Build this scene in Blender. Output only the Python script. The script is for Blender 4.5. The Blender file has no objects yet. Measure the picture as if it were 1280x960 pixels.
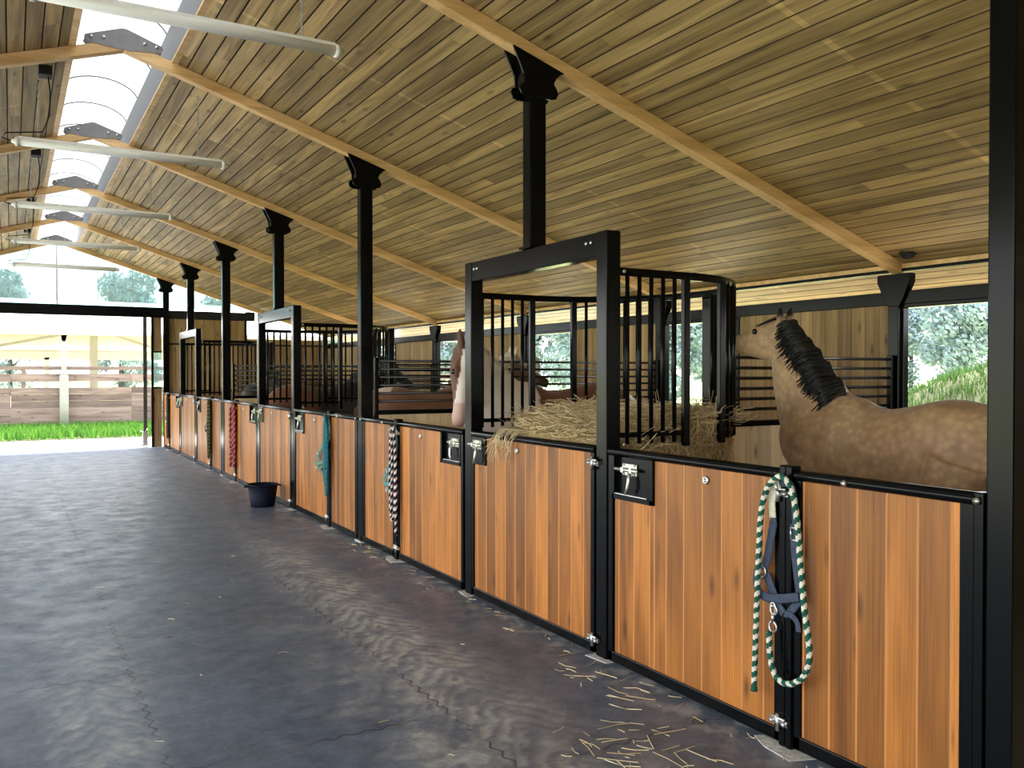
import bpy, math, random
from mathutils import Vector, Matrix
R = random.Random(7)
C = bpy.context.scene.collection
PI = math.pi
SC = bpy.context.scene

# ------------------------------------------------------------------ camera
F_PX, YAW, PITCH, CAM_Z = 1091.19, 0.5213, -0.0125, 1.5535
cam = bpy.data.cameras.new('camera'); cam.sensor_fit = 'HORIZONTAL'; cam.sensor_width = 36.0
cam.lens = F_PX/1280*36.0; cam.clip_start = 0.05; cam.clip_end = 500
co = bpy.data.objects.new('camera', cam); C.objects.link(co)
co.location = (0, 0, CAM_Z); co.rotation_euler = (PI/2+PITCH, 0, -YAW)
SC.camera = co
vs = SC.view_settings
vs.view_transform = 'Standard'; vs.look = 'None'; vs.gamma = 1; vs.use_curve_mapping = False
vs.exposure = 1.9
SC.cycles.use_denoising = True
SC.cycles.max_bounces = 10; SC.cycles.diffuse_bounces = 6; SC.cycles.transparent_max_bounces = 24
SC.cycles.sample_clamp_indirect = 6.0

# ------------------------------------------------------------------ materials
def lin(h):
    h = h.lstrip('#'); o = []
    for i in (0, 2, 4):
        c = int(h[i:i+2], 16)/255
        o.append(c/12.92 if c <= 0.04045 else ((c+0.055)/1.055)**2.4)
    return (o[0], o[1], o[2], 1)
def newmat(name):
    m = bpy.data.materials.new(name); m.use_nodes = True
    nt = m.node_tree; b = nt.nodes['Principled BSDF']
    return m, nt, b
def N(nt, t, **k):
    n = nt.nodes.new(t)
    for a, v in k.items():
        if a in n.inputs: n.inputs[a].default_value = v
        else: setattr(n, a, v)
    return n
def L(nt, a, b): nt.links.new(a, b)
def plain(name, col, rough=.5, metal=0.0, spec=.5, noise=0.0, scale=20, bump=0.0):
    m, nt, b = newmat(name)
    b.inputs['Base Color'].default_value = col; b.inputs['Roughness'].default_value = rough
    b.inputs['Metallic'].default_value = metal; b.inputs['Specular IOR Level'].default_value = spec
    if noise or bump:
        tc = N(nt, 'ShaderNodeTexCoord'); n = N(nt, 'ShaderNodeTexNoise'); n.inputs['Scale'].default_value = scale
        n.inputs['Detail'].default_value = 5
        L(nt, tc.outputs['Object'], n.inputs['Vector'])
        if noise:
            r = N(nt, 'ShaderNodeMapRange'); r.inputs['From Min'].default_value = .3; r.inputs['From Max'].default_value = .7
            r.inputs['To Min'].default_value = 1-noise; r.inputs['To Max'].default_value = 1+noise
            L(nt, n.outputs['Fac'], r.inputs['Value'])
            mx = N(nt, 'ShaderNodeVectorMath', operation='SCALE'); mx.inputs[0].default_value = col[:3]
            L(nt, r.outputs['Result'], mx.inputs['Scale']); L(nt, mx.outputs[0], b.inputs['Base Color'])
        if bump:
            bp = N(nt, 'ShaderNodeBump'); bp.inputs['Strength'].default_value = bump; bp.inputs['Distance'].default_value = .01
            L(nt, n.outputs['Fac'], bp.inputs['Height']); L(nt, bp.outputs['Normal'], b.inputs['Normal'])
    return m
def wood(name, dark, light, axis='Z', rough=.5, var=.35, knots=True, edge=None, streak=14, bands=None, spec=.35):
    """planks: per-plank tone from the face attribute 'rnd' (values above 1.5 mark board edges)"""
    m, nt, b = newmat(name)
    tc = N(nt, 'ShaderNodeTexCoord'); at = N(nt, 'ShaderNodeAttribute'); at.attribute_name = 'rnd'
    off = N(nt, 'ShaderNodeVectorMath', operation='SCALE'); off.inputs[0].default_value = (37.3, 53.1, 71.7)
    L(nt, at.outputs['Fac'], off.inputs['Scale'])
    ad = N(nt, 'ShaderNodeVectorMath', operation='ADD'); L(nt, tc.outputs['Object'], ad.inputs[0]); L(nt, off.outputs[0], ad.inputs[1])
    def mapped(lo, hi):
        mp = N(nt, 'ShaderNodeMapping'); s = [hi, hi, hi]; s['XYZ'.index(axis)] = lo
        mp.inputs['Scale'].default_value = s; L(nt, ad.outputs[0], mp.inputs['Vector']); return mp
    n1 = N(nt, 'ShaderNodeTexNoise'); n1.inputs['Scale'].default_value = 1; n1.inputs['Detail'].default_value = 6; n1.inputs['Distortion'].default_value = .6
    L(nt, mapped(.9, streak).outputs[0], n1.inputs['Vector'])
    n2 = N(nt, 'ShaderNodeTexNoise'); n2.inputs['Scale'].default_value = 1; n2.inputs['Detail'].default_value = 4
    L(nt, mapped(2.0, 130).outputs[0], n2.inputs['Vector'])
    s = N(nt, 'ShaderNodeMath', operation='MULTIPLY_ADD'); s.inputs[1].default_value = .5
    L(nt, n2.outputs['Fac'], s.inputs[0]); L(nt, n1.outputs['Fac'], s.inputs[2])
    rp = N(nt, 'ShaderNodeMapRange'); rp.inputs['From Min'].default_value = .54; rp.inputs['From Max'].default_value = .94
    L(nt, s.outputs[0], rp.inputs['Value'])
    mix = N(nt, 'ShaderNodeMix', data_type='RGBA'); mix.inputs['A'].default_value = dark; mix.inputs['B'].default_value = light
    L(nt, rp.outputs['Result'], mix.inputs['Factor'])
    fr = N(nt, 'ShaderNodeMath', operation='FRACT'); L(nt, at.outputs['Fac'], fr.inputs[0])
    vr = N(nt, 'ShaderNodeMapRange'); vr.inputs['To Min'].default_value = 1-var; vr.inputs['To Max'].default_value = 1+var*.6
    L(nt, fr.outputs[0], vr.inputs['Value'])
    sc = N(nt, 'ShaderNodeVectorMath', operation='SCALE'); L(nt, mix.outputs['Result'], sc.inputs[0]); L(nt, vr.outputs['Result'], sc.inputs['Scale'])
    col = sc.outputs[0]
    if knots:
        v = N(nt, 'ShaderNodeTexVoronoi'); v.inputs['Scale'].default_value = 1; v.inputs['Randomness'].default_value = 1
        L(nt, mapped(2.6, 8.0).outputs[0], v.inputs['Vector'])
        kr = N(nt, 'ShaderNodeMapRange'); kr.inputs['From Min'].default_value = .03; kr.inputs['From Max'].default_value = .20
        kr.inputs['To Min'].default_value = .35; kr.inputs['To Max'].default_value = 1
        L(nt, v.outputs['Distance'], kr.inputs['Value'])
        k2 = N(nt, 'ShaderNodeVectorMath', operation='SCALE'); L(nt, col, k2.inputs[0]); L(nt, kr.outputs['Result'], k2.inputs['Scale']); col = k2.outputs[0]
    if bands:   # pale unweathered patches where battens once lay: lines across the planks at regular spacing
        y0, per, w = bands
        sx = N(nt, 'ShaderNodeSeparateXYZ'); L(nt, tc.outputs['Object'], sx.inputs[0])
        a = N(nt, 'ShaderNodeMath', operation='SUBTRACT'); L(nt, sx.outputs['Y'], a.inputs[0]); a.inputs[1].default_value = y0
        pm = N(nt, 'ShaderNodeMath', operation='PINGPONG'); L(nt, a.outputs[0], pm.inputs[0]); pm.inputs[1].default_value = per/2
        lt = N(nt, 'ShaderNodeMath', operation='LESS_THAN'); L(nt, pm.outputs[0], lt.inputs[0]); lt.inputs[1].default_value = w
        gm = N(nt, 'ShaderNodeMath', operation='MULTIPLY'); gm.inputs[1].default_value = 7.31; L(nt, at.outputs['Fac'], gm.inputs[0])
        g = N(nt, 'ShaderNodeMath', operation='FRACT'); L(nt, gm.outputs[0], g.inputs[0])
        g2 = N(nt, 'ShaderNodeMath', operation='GREATER_THAN'); L(nt, g.outputs[0], g2.inputs[0]); g2.inputs[1].default_value = .5
        g3 = N(nt, 'ShaderNodeMath', operation='MULTIPLY'); L(nt, lt.outputs[0], g3.inputs[0]); L(nt, g2.outputs[0], g3.inputs[1])
        g4 = N(nt, 'ShaderNodeMath', operation='MULTIPLY_ADD'); L(nt, g3.outputs[0], g4.inputs[0]); g4.inputs[1].default_value = .42; g4.inputs[2].default_value = 1
        k3 = N(nt, 'ShaderNodeVectorMath', operation='SCALE'); L(nt, col, k3.inputs[0]); L(nt, g4.outputs[0], k3.inputs['Scale']); col = k3.outputs[0]
    if edge:
        ge = N(nt, 'ShaderNodeMath', operation='GREATER_THAN'); L(nt, at.outputs['Fac'], ge.inputs[0]); ge.inputs[1].default_value = 1.5
        me = N(nt, 'ShaderNodeMix', data_type='RGBA'); L(nt, ge.outputs[0], me.inputs['Factor']); L(nt, col, me.inputs['A']); me.inputs['B'].default_value = edge
        col = me.outputs['Result']
    L(nt, col, b.inputs['Base Color'])
    b.inputs['Roughness'].default_value = rough; b.inputs['Specular IOR Level'].default_value = spec
    bp = N(nt, 'ShaderNodeBump'); bp.inputs['Strength'].default_value = .15; bp.inputs['Distance'].default_value = .004
    L(nt, s.outputs[0], bp.inputs['Height']); L(nt, bp.outputs['Normal'], b.inputs['Normal'])
    return m
def twotone(name, a, c, rough=.8, thr=.5, spec=.2):
    m, nt, b = newmat(name)
    at = N(nt, 'ShaderNodeAttribute'); at.attribute_name = 'rnd'
    mx = N(nt, 'ShaderNodeMix', data_type='RGBA'); mx.inputs['A'].default_value = a; mx.inputs['B'].default_value = c
    L(nt, at.outputs['Fac'], mx.inputs['Factor']); L(nt, mx.outputs['Result'], b.inputs['Base Color'])
    b.inputs['Roughness'].default_value = rough; b.inputs['Specular IOR Level'].default_value = spec
    return m
def pane(name, tint, gloss=.06, trans=0.0, ta=.95):
    m = bpy.data.materials.new(name); m.use_nodes = True; nt = m.node_tree; nt.nodes.clear()
    out = N(nt, 'ShaderNodeOutputMaterial'); t = N(nt, 'ShaderNodeBsdfTransparent'); t.inputs['Color'].default_value = tint
    g = N(nt, 'ShaderNodeBsdfGlossy'); g.inputs['Roughness'].default_value = .08
    mx = N(nt, 'ShaderNodeMixShader'); mx.inputs[0].default_value = gloss
    L(nt, t.outputs[0], mx.inputs[1]); L(nt, g.outputs[0], mx.inputs[2]); o = mx.outputs[0]
    if trans:
        tr = N(nt, 'ShaderNodeBsdfTranslucent'); tr.inputs['Color'].default_value = (ta*.98, ta, ta, 1)
        m2 = N(nt, 'ShaderNodeMixShader'); m2.inputs[0].default_value = trans
        L(nt, o, m2.inputs[1]); L(nt, tr.outputs[0], m2.inputs[2]); o = m2.outputs[0]
    L(nt, o, out.inputs['Surface'])
    return m
def leafy(name, a, c, rough=.7, trans=.35):
    m = twotone(name, a, c, rough)
    nt = m.node_tree; b = nt.nodes['Principled BSDF']; out = nt.nodes['Material Output']
    tr = N(nt, 'ShaderNodeBsdfTranslucent'); L(nt, b.inputs['Base Color'].links[0].from_socket, tr.inputs['Color'])
    mx = N(nt, 'ShaderNodeMixShader'); mx.inputs[0].default_value = trans
    L(nt, b.outputs[0], mx.inputs[1]); L(nt, tr.outputs[0], mx.inputs[2]); L(nt, mx.outputs[0], out.inputs['Surface'])
    return m
def coat(name, dapple=.12, rough=.55):
    m, nt, b = newmat(name)
    at = N(nt, 'ShaderNodeAttribute'); at.attribute_name = 'coat'
    tc = N(nt, 'ShaderNodeTexCoord')
    n = N(nt, 'ShaderNodeTexVoronoi'); n.feature = 'SMOOTH_F1'; n.inputs['Scale'].default_value = 22; n.inputs['Smoothness'].default_value = .6
    L(nt, tc.outputs['Object'], n.inputs['Vector'])
    n2 = N(nt, 'ShaderNodeTexNoise'); n2.inputs['Scale'].default_value = 4; n2.inputs['Detail'].default_value = 6; L(nt, tc.outputs['Object'], n2.inputs['Vector'])
    mm = N(nt, 'ShaderNodeMath', operation='MULTIPLY'); L(nt, n.outputs['Distance'], mm.inputs[0]); L(nt, n2.outputs['Fac'], mm.inputs[1])
    r = N(nt, 'ShaderNodeMapRange'); r.inputs['From Min'].default_value = 0; r.inputs['From Max'].default_value = .35
    r.inputs['To Min'].default_value = 1+dapple; r.inputs['To Max'].default_value = 1-dapple
    L(nt, mm.outputs[0], r.inputs['Value'])
    sc = N(nt, 'ShaderNodeVectorMath', operation='SCALE'); L(nt, at.outputs['Color'], sc.inputs[0]); L(nt, r.outputs['Result'], sc.inputs['Scale'])
    L(nt, sc.outputs[0], b.inputs['Base Color']); b.inputs['Roughness'].default_value = rough; b.inputs['Specular IOR Level'].default_value = .3
    b.inputs['Sheen Weight'].default_value = .15
    fn = N(nt, 'ShaderNodeTexNoise'); fn.inputs['Scale'].default_value = 160; L(nt, tc.outputs['Object'], fn.inputs['Vector'])
    bp = N(nt, 'ShaderNodeBump'); bp.inputs['Strength'].default_value = .2; bp.inputs['Distance'].default_value = .003
    L(nt, fn.outputs['Fac'], bp.inputs['Height']); L(nt, bp.outputs['Normal'], b.inputs['Normal'])
    return m

M = {}
M['black'] = plain('black_powder_coat', (.0024, .003, .0038, 1), .20, 0, .15)
M['bar'] = plain('black_bar_paint', (.006, .007, .008, 1), .22, 0, .6)
M['black2'] = plain('black_paint_dull', (.010, .010, .011, 1), .6, 0, .3, noise=.4, scale=9)
M['galv'] = plain('galvanised_steel', (.62, .63, .62, 1), .34, 1, .5, noise=.12, scale=30)
M['latch'] = plain('zinc_latch', (.62, .64, .55, 1), .32, .85, .5)
M['grey_plate'] = plain('grey_plate_steel', (.23, .225, .23, 1), .55, .3, .4, noise=.12, scale=12)
M['hard'] = wood('hardwood_boards', (.20, .070, .013, 1), (.50, .190, .036, 1), 'Z', .42, .44, True, (.58, .28, .10, 1), 6)
M['pine'] = wood('ceiling_boards', (.22, .142, .060, 1), (.56, .395, .175, 1), 'Y', .55, .34, True, (.085, .055, .030, 1), 16, bands=(6.17, 3.0, .022))  # dark edge colour paints shade into the seams between ceiling boards
M['pale'] = wood('pale_pine_boards', (.76, .58, .32, 1), (.92, .77, .50, 1), 'Z', .6, .16, True, None, 12)
M['wallwood'] = wood('wall_boards', (.24, .15, .065, 1), (.48, .33, .16, 1), 'Z', .6, .28, True, None, 12)
M['rafter'] = wood('glulam_timber', (.56, .34, .13, 1), (.88, .59, .30, 1), 'X', .5, .12, False, None, 10)
M['eave'] = wood('eave_boards', (.55, .33, .12, 1), (.8, .52, .22, 1), 'Y', .6, .2, True, None, 12)
M['fence'] = wood('weathered_fence_boards', (.14, .095, .074, 1), (.29, .21, .165, 1), 'X', .75, .3, True, None, 8)
M['backing'] = plain('dark_backing', (.012, .009, .006, 1), .9)
M['white'] = plain('white_enamel', (.82, .82, .82, 1), .35, 0, .5)
M['chain'] = plain('chain_steel', (.5, .5, .5, 1), .4, .9)
M['bucket'] = plain('navy_rubber', (.004, .006, .018, 1), .6, 0, .15)
M['concrete'] = plain('pale_concrete', (.62, .61, .59, 1), .85, 0, .2, noise=.08, scale=3)
M['alu'] = plain('aluminium', (.65, .66, .68, 1), .35, 1)
M['kerb'] = plain('grey_kerb_sheet', (.06, .062, .068, 1), .5, 0)
M['rib'] = plain('grey_rib', (.16, .165, .17, 1), .5, 0)
M['hay'] = twotone('hay_stems', (.36, .27, .13, 1), (.82, .70, .45, 1), .75)
M['haycore'] = plain('packed_hay', (.40, .30, .15, 1), .9, 0, .1, noise=.5, scale=60, bump=1)
M['straw'] = twotone('straw_stems', (.50, .41, .22, 1), (.78, .68, .44, 1), .7)
M['grass'] = leafy('grass_blades', (.045, .16, .015, 1), (.13, .28, .04, 1))
M['bankgrass'] = leafy('bank_grass_blades', (.035, .095, .016, 1), (.10, .17, .045, 1))
M['leaf'] = leafy('haze_tinted_leaves', (.18, .25, .275, 1), (.25, .32, .325, 1), .9, .3)  # pale bluish tones paint the distance haze into the leaf colour
M['bark'] = plain('bark', (.06, .055, .05, 1), .9, 0, .1, noise=.3, scale=8)
M['bounce_bedding'] = plain('added_bounce_bedding', (.74, .62, .40, 1), .95, 0, .1, noise=.25, scale=25)
M['added_yard'] = plain('added_grey_gravel', (.34, .33, .31, 1), .95, 0, .1, noise=.2, scale=6)
M['field'] = plain('field_ground', (.46, .50, .22, 1), .95, 0, .1, noise=.25, scale=.4)
M['bank'] = plain('grassy_soil', (.075, .080, .040, 1), .95, 0, .1, noise=.4, scale=3)
M['arena_roof'] = plain('white_roof_sheet', (.80, .80, .80, 1), .5, .0, .4)
M['arena_under'] = plain('beige_roof_lining', (.76, .71, .60, 1), .8, 0, .2, noise=.1, scale=2)
M['sand'] = plain('added_bounce_sand', (.60, .53, .42, 1), .95, 0, .1, noise=.1, scale=2)
M['glass'] = pane('clear_window_sheet', (.95, .97, .97, 1), .05)
M['gable'] = pane('gable_polycarbonate', (.60, .76, .75, 1), .2, .08, .6)
M['sky_sheet'] = pane('skylight_polycarbonate', (.85, .87, .87, 1), .03, 1.0, .17)
M['eye'] = plain('horse_eye', (.006, .004, .003, 1), .08, 0, .6)
M['blackhair'] = twotone('black_mane_hair', (.004, .004, .005, 1), (.018, .018, .021, 1), .35, spec=.5)
M['whitehair'] = twotone('pale_mane_hair', (.55, .48, .38, 1), (.8, .74, .65, 1), .5)
M['brownhair'] = twotone('brown_mane_hair', (.03, .012, .006, 1), (.10, .045, .02, 1), .5)
M['coat1'] = coat('buckskin_coat', .20)
M['coat2'] = coat('paint_coat', .03)
M['rope_gw'] = twotone('green_white_rope', (.012, .09, .06, 1), (.68, .66, .56, 1))
M['rope_bw'] = twotone('black_white_rope', (.012, .012, .018, 1), (.72, .62, .60, 1))
M['rope_teal'] = twotone('teal_rope', (.022, .14, .18, 1), (.035, .18, .22, 1))
M['rope_red'] = twotone('red_rope', (.20, .02, .025, 1), (.42, .17, .15, 1))
M['rope_olive'] = twotone('olive_rope', (.03, .035, .012, 1), (.10, .10, .04, 1))
M['rope_dark'] = twotone('dark_rope', (.01, .012, .010, 1), (.05, .06, .045, 1))
M['web_blue'] = plain('blue_webbing', (.050, .066, .105, 1), .75, 0, .2, noise=.25, scale=60)
M['web_teal'] = plain('teal_webbing', (.10, .26, .26, 1), .75, 0, .2, noise=.25, scale=60)
M['web_green'] = plain('grey_green_webbing', (.16, .25, .20, 1), .75, 0, .2)
M['web_red'] = plain('red_webbing', (.22, .035, .035, 1), .75, 0, .2)
M['web_dark'] = plain('dark_webbing', (.014, .014, .014, 1), .75, 0, .2)
M['pad'] = plain('cream_fleece_pad', (.58, .57, .44, 1), .9, 0, .1, noise=.2, scale=80)
M['lime'] = plain('pale_mortar', (.55, .54, .50, 1), .9, 0, .1, noise=.3, scale=40)

def floor_mat():
    m, nt, b = newmat('rubber_matting')
    tc = N(nt, 'ShaderNodeTexCoord'); P = tc.outputs['Object']
    def noise(scale, detail=6, sx=1, sy=1, rot=0.0):
        mp = N(nt, 'ShaderNodeMapping'); mp.inputs['Scale'].default_value = (sx, sy, 1); mp.inputs['Rotation'].default_value = (0, 0, rot); L(nt, P, mp.inputs['Vector'])
        n = N(nt, 'ShaderNodeTexNoise'); n.inputs['Scale'].default_value = scale; n.inputs['Detail'].default_value = detail; n.inputs['Roughness'].default_value = .62
        L(nt, mp.outputs[0], n.inputs['Vector']); return n.outputs['Fac']
    def rng(v, a, c, d, e):
        r = N(nt, 'ShaderNodeMapRange'); r.inputs['From Min'].default_value = a; r.inputs['From Max'].default_value = c
        r.inputs['To Min'].default_value = d; r.inputs['To Max'].default_value = e; L(nt, v, r.inputs['Value']); return r.outputs['Result']
    def mul(a, c):
        x = N(nt, 'ShaderNodeMath', operation='MULTIPLY'); L(nt, a, x.inputs[0])
        if isinstance(c, (int, float)): x.inputs[1].default_value = c
        else: L(nt, c, x.inputs[1])
        return x.outputs[0]
    def op(o, a, c=None):
        x = N(nt, 'ShaderNodeMath', operation=o)
        for i, q in enumerate((a, c)):
            if q is None: continue
            if isinstance(q, (int, float)): x.inputs[i].default_value = q
            else: L(nt, q, x.inputs[i])
        return x.outputs[0]
    def mixc(f, a, c):
        x = N(nt, 'ShaderNodeMix', data_type='RGBA'); L(nt, f, x.inputs['Factor'])
        for k, q in (('A', a), ('B', c)):
            if isinstance(q, tuple): x.inputs[k].default_value = q
            else: L(nt, q, x.inputs[k])
        return x.outputs['Result']
    base = mixc(rng(noise(1.3), .3, .72, 0, 1), (.046, .065, .100, 1), (.100, .138, .205, 1))
    base = mixc(rng(noise(34, 8), .42, .66, 0, .65), base, (.036, .046, .062, 1))
    base = mixc(rng(noise(9, 8), .38, .75, 0, .6), base, (.165, .20, .26, 1))
    sp = N(nt, 'ShaderNodeSeparateXYZ'); L(nt, P, sp.inputs[0]); X, Y = sp.outputs['X'], sp.outputs['Y']
    wob = op('MULTIPLY', op('SUBTRACT', noise(.8, 2), .5), .7)
    def band(xc, w, y0, y1):
        d = op('ABSOLUTE', op('SUBTRACT', op('ADD', X, wob), xc))
        f = rng(d, w*.35, w, 1, 0)
        f2 = rng(Y, y0, y0+1.2, 0, 1); f3 = rng(Y, y1-3.0, y1, 1, 0)
        return mul(mul(f, f2), f3)
    # tread marks: chevrons left in dust by tyres
    def tread(xc):
        t = op('ADD', op('ADD', mul(Y, 9.0), mul(noise(4.5, 4), 4.0)), mul(op('ABSOLUTE', op('SUBTRACT', X, xc)), 13.0))
        s = op('SINE', mul(t, 6.283/1.35)); return rng(op('ADD', s, mul(op('SUBTRACT', noise(9, 5), .5), 5.5)), -1.2, 1.6, .25, 1)
    dust = op('MAXIMUM', mul(band(1.95, .36, 1.2, 9.5), tread(1.95)), mul(mul(band(.34, .26, 2.2, 6.6), tread(.34)), .7))
    blot = mul(mul(band(1.78, .62, .3, 6.5), rng(noise(2.4, 9), .42, .58, 0, 1)), rng(noise(11, 6), .38, .62, .35, 1))
    dust = op('MAXIMUM', dust, blot)
    dust = mul(dust, mul(rng(noise(5, 6), .33, .62, .2, 1), rng(noise(1.1, 4), .34, .52, .35, 1)))
    edge = mul(rng(X, 2.45, 2.8, 0, 1), rng(noise(7, 6), .48, .62, 0, 1))
    dust = op('MAXIMUM', dust, mul(edge, .7))
    base = mixc(mul(dust, .95), base, (.50, .50, .45, 1))
    # puzzle-mat seams (wavy lines)
    wx = op('ADD', X, mul(op('SINE', mul(Y, 60.0)), .012)); wy = op('ADD', Y, mul(op('SINE', mul(X, 60.0)), .012))
    sx = op('PINGPONG', op('SUBTRACT', wx, .53), .6)
    row = op('FLOOR', op('DIVIDE', op('SUBTRACT', wx, .53), 1.2)); offy = mul(op('ABSOLUTE', op('MODULO', row, 2.0)), .65)
    sy = op('PINGPONG', op('ADD', op('SUBTRACT', wy, 5.53), offy), .975)
    d = op('MINIMUM', sx, sy); seam = mul(rng(d, .002, .009, 1, 0), rng(noise(2, 3), .42, .55, .1, 1))
    base = mixc(mul(seam, .75), base, (.012, .012, .013, 1))
    L(nt, base, b.inputs['Base Color'])
    L(nt, rng(noise(4, 5), .3, .7, .34, .56), b.inputs['Roughness']); b.inputs['Specular IOR Level'].default_value = .42
    bp = N(nt, 'ShaderNodeBump'); bp.inputs['Strength'].default_value = .12; bp.inputs['Distance'].default_value = .004
    L(nt, op('SUBTRACT', 1.0, seam), bp.inputs['Height']); L(nt, bp.outputs['Normal'], b.inputs['Normal'])
    return m
M['floor'] = floor_mat()

# ------------------------------------------------------------------ mesh builder
class MB:
    def __init__(s): s.v = []; s.f = []; s.r = []; s.sm = []
    def add(s, vs, fs, rnd=0.0, smooth=False):
        o = len(s.v); s.v.extend([tuple(p) for p in vs])
        for i, f in enumerate(fs):
            s.f.append([o+k for k in f]); s.r.append(rnd[i] if isinstance(rnd, list) else rnd); s.sm.append(smooth)
    def box(s, x0, x1, y0, y1, z0, z1, rnd=0.0):
        x0, x1 = min(x0, x1), max(x0, x1); y0, y1 = min(y0, y1), max(y0, y1)
        v = [(x, y, z) for z in (z0, z1) for y in (y0, y1) for x in (x0, x1)]
        s.add(v, [(0, 2, 3, 1), (4, 5, 7, 6), (0, 1, 5, 4), (2, 6, 7, 3), (0, 4, 6, 2), (1, 3, 7, 5)], rnd); return s
    def bar(s, a, b, w, h, up=(0, 0, 1), rnd=0.0):
        a, b = Vector(a), Vector(b); d = (b-a).normalized(); u = Vector(up); sd = d.cross(u)
        if sd.length < 1e-4: sd = d.cross(Vector((0, 1, 0)))
        sd.normalize(); u = sd.cross(d)
        v = [p+sd*(i*w/2)+u*(j*h/2) for p in (a, b) for (i, j) in ((-1, -1), (1, -1), (1, 1), (-1, 1))]
        s.add(v, [(3, 2, 1, 0), (4, 5, 6, 7), (0, 1, 5, 4), (1, 2, 6, 5), (2, 3, 7, 6), (3, 0, 4, 7)], rnd); return s
    def prism(s, outline, axis, a, b, rnd=0.0):
        def P(p, t):
            return {'x': (t, p[0], p[1]), 'y': (p[0], t, p[1]), 'z': (p[0], p[1], t)}[axis]
        n = len(outline); v = [P(p, a) for p in outline]+[P(p, b) for p in outline]
        s.add(v, [tuple(range(n-1, -1, -1)), tuple(range(n, 2*n))]+[(i, (i+1) % n, n+(i+1) % n, n+i) for i in range(n)], rnd); return s
    def sweep(s, pts, ra, rb=None, seg=8, flat=None, stripe=None, caps=True, smooth=True, rnd=0.0, closed=False):
        """tube along pts; ra across, rb along 'flat' (a fixed normal); radii may be lists"""
        P = [Vector(p) for p in pts]; n = len(P); rb = ra if rb is None else rb
        A = ra if isinstance(ra, (list, tuple)) else [ra]*n; B = rb if isinstance(rb, (list, tuple)) else [rb]*n
        prev = None; vs = []; acc = 0.0; dist = [0.0]
        for i in range(n):
            if closed: t = P[(i+1) % n]-P[i-1]
            else: t = P[min(i+1, n-1)]-P[max(i-1, 0)]
            t.normalize()
            if flat is not None: nb = Vector(flat)
            elif prev is None: nb = Vector((0, 0, 1)) if abs(t.z) < .9 else Vector((1, 0, 0))
            else: nb = prev
            na = t.cross(nb)
            if na.length < 1e-5: na = t.cross(Vector((0, 1, .01)))
            na.normalize(); nb = na.cross(t); prev = nb
            for k in range(seg):
                a = 2*PI*k/seg; vs.append(P[i]+na*(math.cos(a)*A[i])+nb*(math.sin(a)*B[i]))
            if i: acc += (P[i]-P[i-1]).length; dist.append(acc)
        fs = []; rr = []
        for i in range(n if closed else n-1):
            j = (i+1) % n
            for k in range(seg):
                fs.append((i*seg+k, i*seg+(k+1) % seg, j*seg+(k+1) % seg, j*seg+k))
                rr.append(rnd if stripe is None else (1.0 if ((k/seg+dist[i]/stripe) % 1) < .45 else 0.0))
        if caps and not closed:
            fs.append(tuple(range(seg-1, -1, -1))); rr.append(rnd); fs.append(tuple((n-1)*seg+k for k in range(seg))); rr.append(rnd)
        s.add(vs, fs, rr, smooth); return s
    def lathe(s, prof, seg=32, c=(0, 0, 0), axis='z', smooth=True, rnd=0.0):
        vs = []
        for r, h in prof:
            for k in range(seg):
                a = 2*PI*k/seg; x, y = r*math.cos(a), r*math.sin(a)
                p = {'z': (x, y, h), 'x': (h, x, y), 'y': (x, h, y)}[axis]; vs.append((c[0]+p[0], c[1]+p[1], c[2]+p[2]))
        fs = [(i*seg+k, i*seg+(k+1) % seg, (i+1)*seg+(k+1) % seg, (i+1)*seg+k) for i in range(len(prof)-1) for k in range(seg)]
        if prof[0][0] > 1e-4: fs.append(tuple(range(seg-1, -1, -1)))
        if prof[-1][0] > 1e-4: fs.append(tuple((len(prof)-1)*seg+k for k in range(seg)))
        s.add(vs, fs, rnd, smooth); return s
    def vboard(s, x0, x1, y0, y1, z0, z1, face=-1, ch=.0045, rnd=None):
        """vertical plank with V-groove chamfers on its face toward face*X"""
        rnd = R.random() if rnd is None else rnd
        xf, xb = (x0, x1) if face < 0 else (x1, x0); d = ch if face < 0 else -ch
        prof = [(xb, y0), (xf+d, y0), (xf, y0+ch), (xf, y1-ch), (xf+d, y1), (xb, y1)]
        v = [(p[0], p[1], z) for z in (z0, z1) for p in prof]
        fs = [(i, (i+1) % 6, 6+(i+1) % 6, 6+i) for i in range(6)]+[(5, 4, 3, 2, 1, 0), (6, 7, 8, 9, 10, 11)]
        if face < 0: fs = [tuple(reversed(f)) for f in fs]
        s.add(v, fs, [rnd, rnd+2, rnd, rnd+2, rnd, rnd, rnd, rnd]); return s
    def blades(s, n, place, length, width, lean=.3):
        for _ in range(n):
            p = Vector(place()); l = length*R.uniform(.6, 1.2); a = R.uniform(0, 2*PI); w = width*R.uniform(.7, 1.2)
            dx = Vector((math.cos(a), math.sin(a), 0)); b = R.uniform(0, 2*PI); ln = Vector((math.cos(b), math.sin(b), 0))*l*lean*R.random()
            s.add([p-dx*w/2, p+dx*w/2, p+Vector((0, 0, l*.6))+ln*.4+dx*w*.3, p+Vector((0, 0, l*.6))+ln*.4-dx*w*.3, p+Vector((0, 0, l))+ln],
                  [(0, 1, 2, 3), (3, 2, 4)], R.random())
        return s
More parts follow.
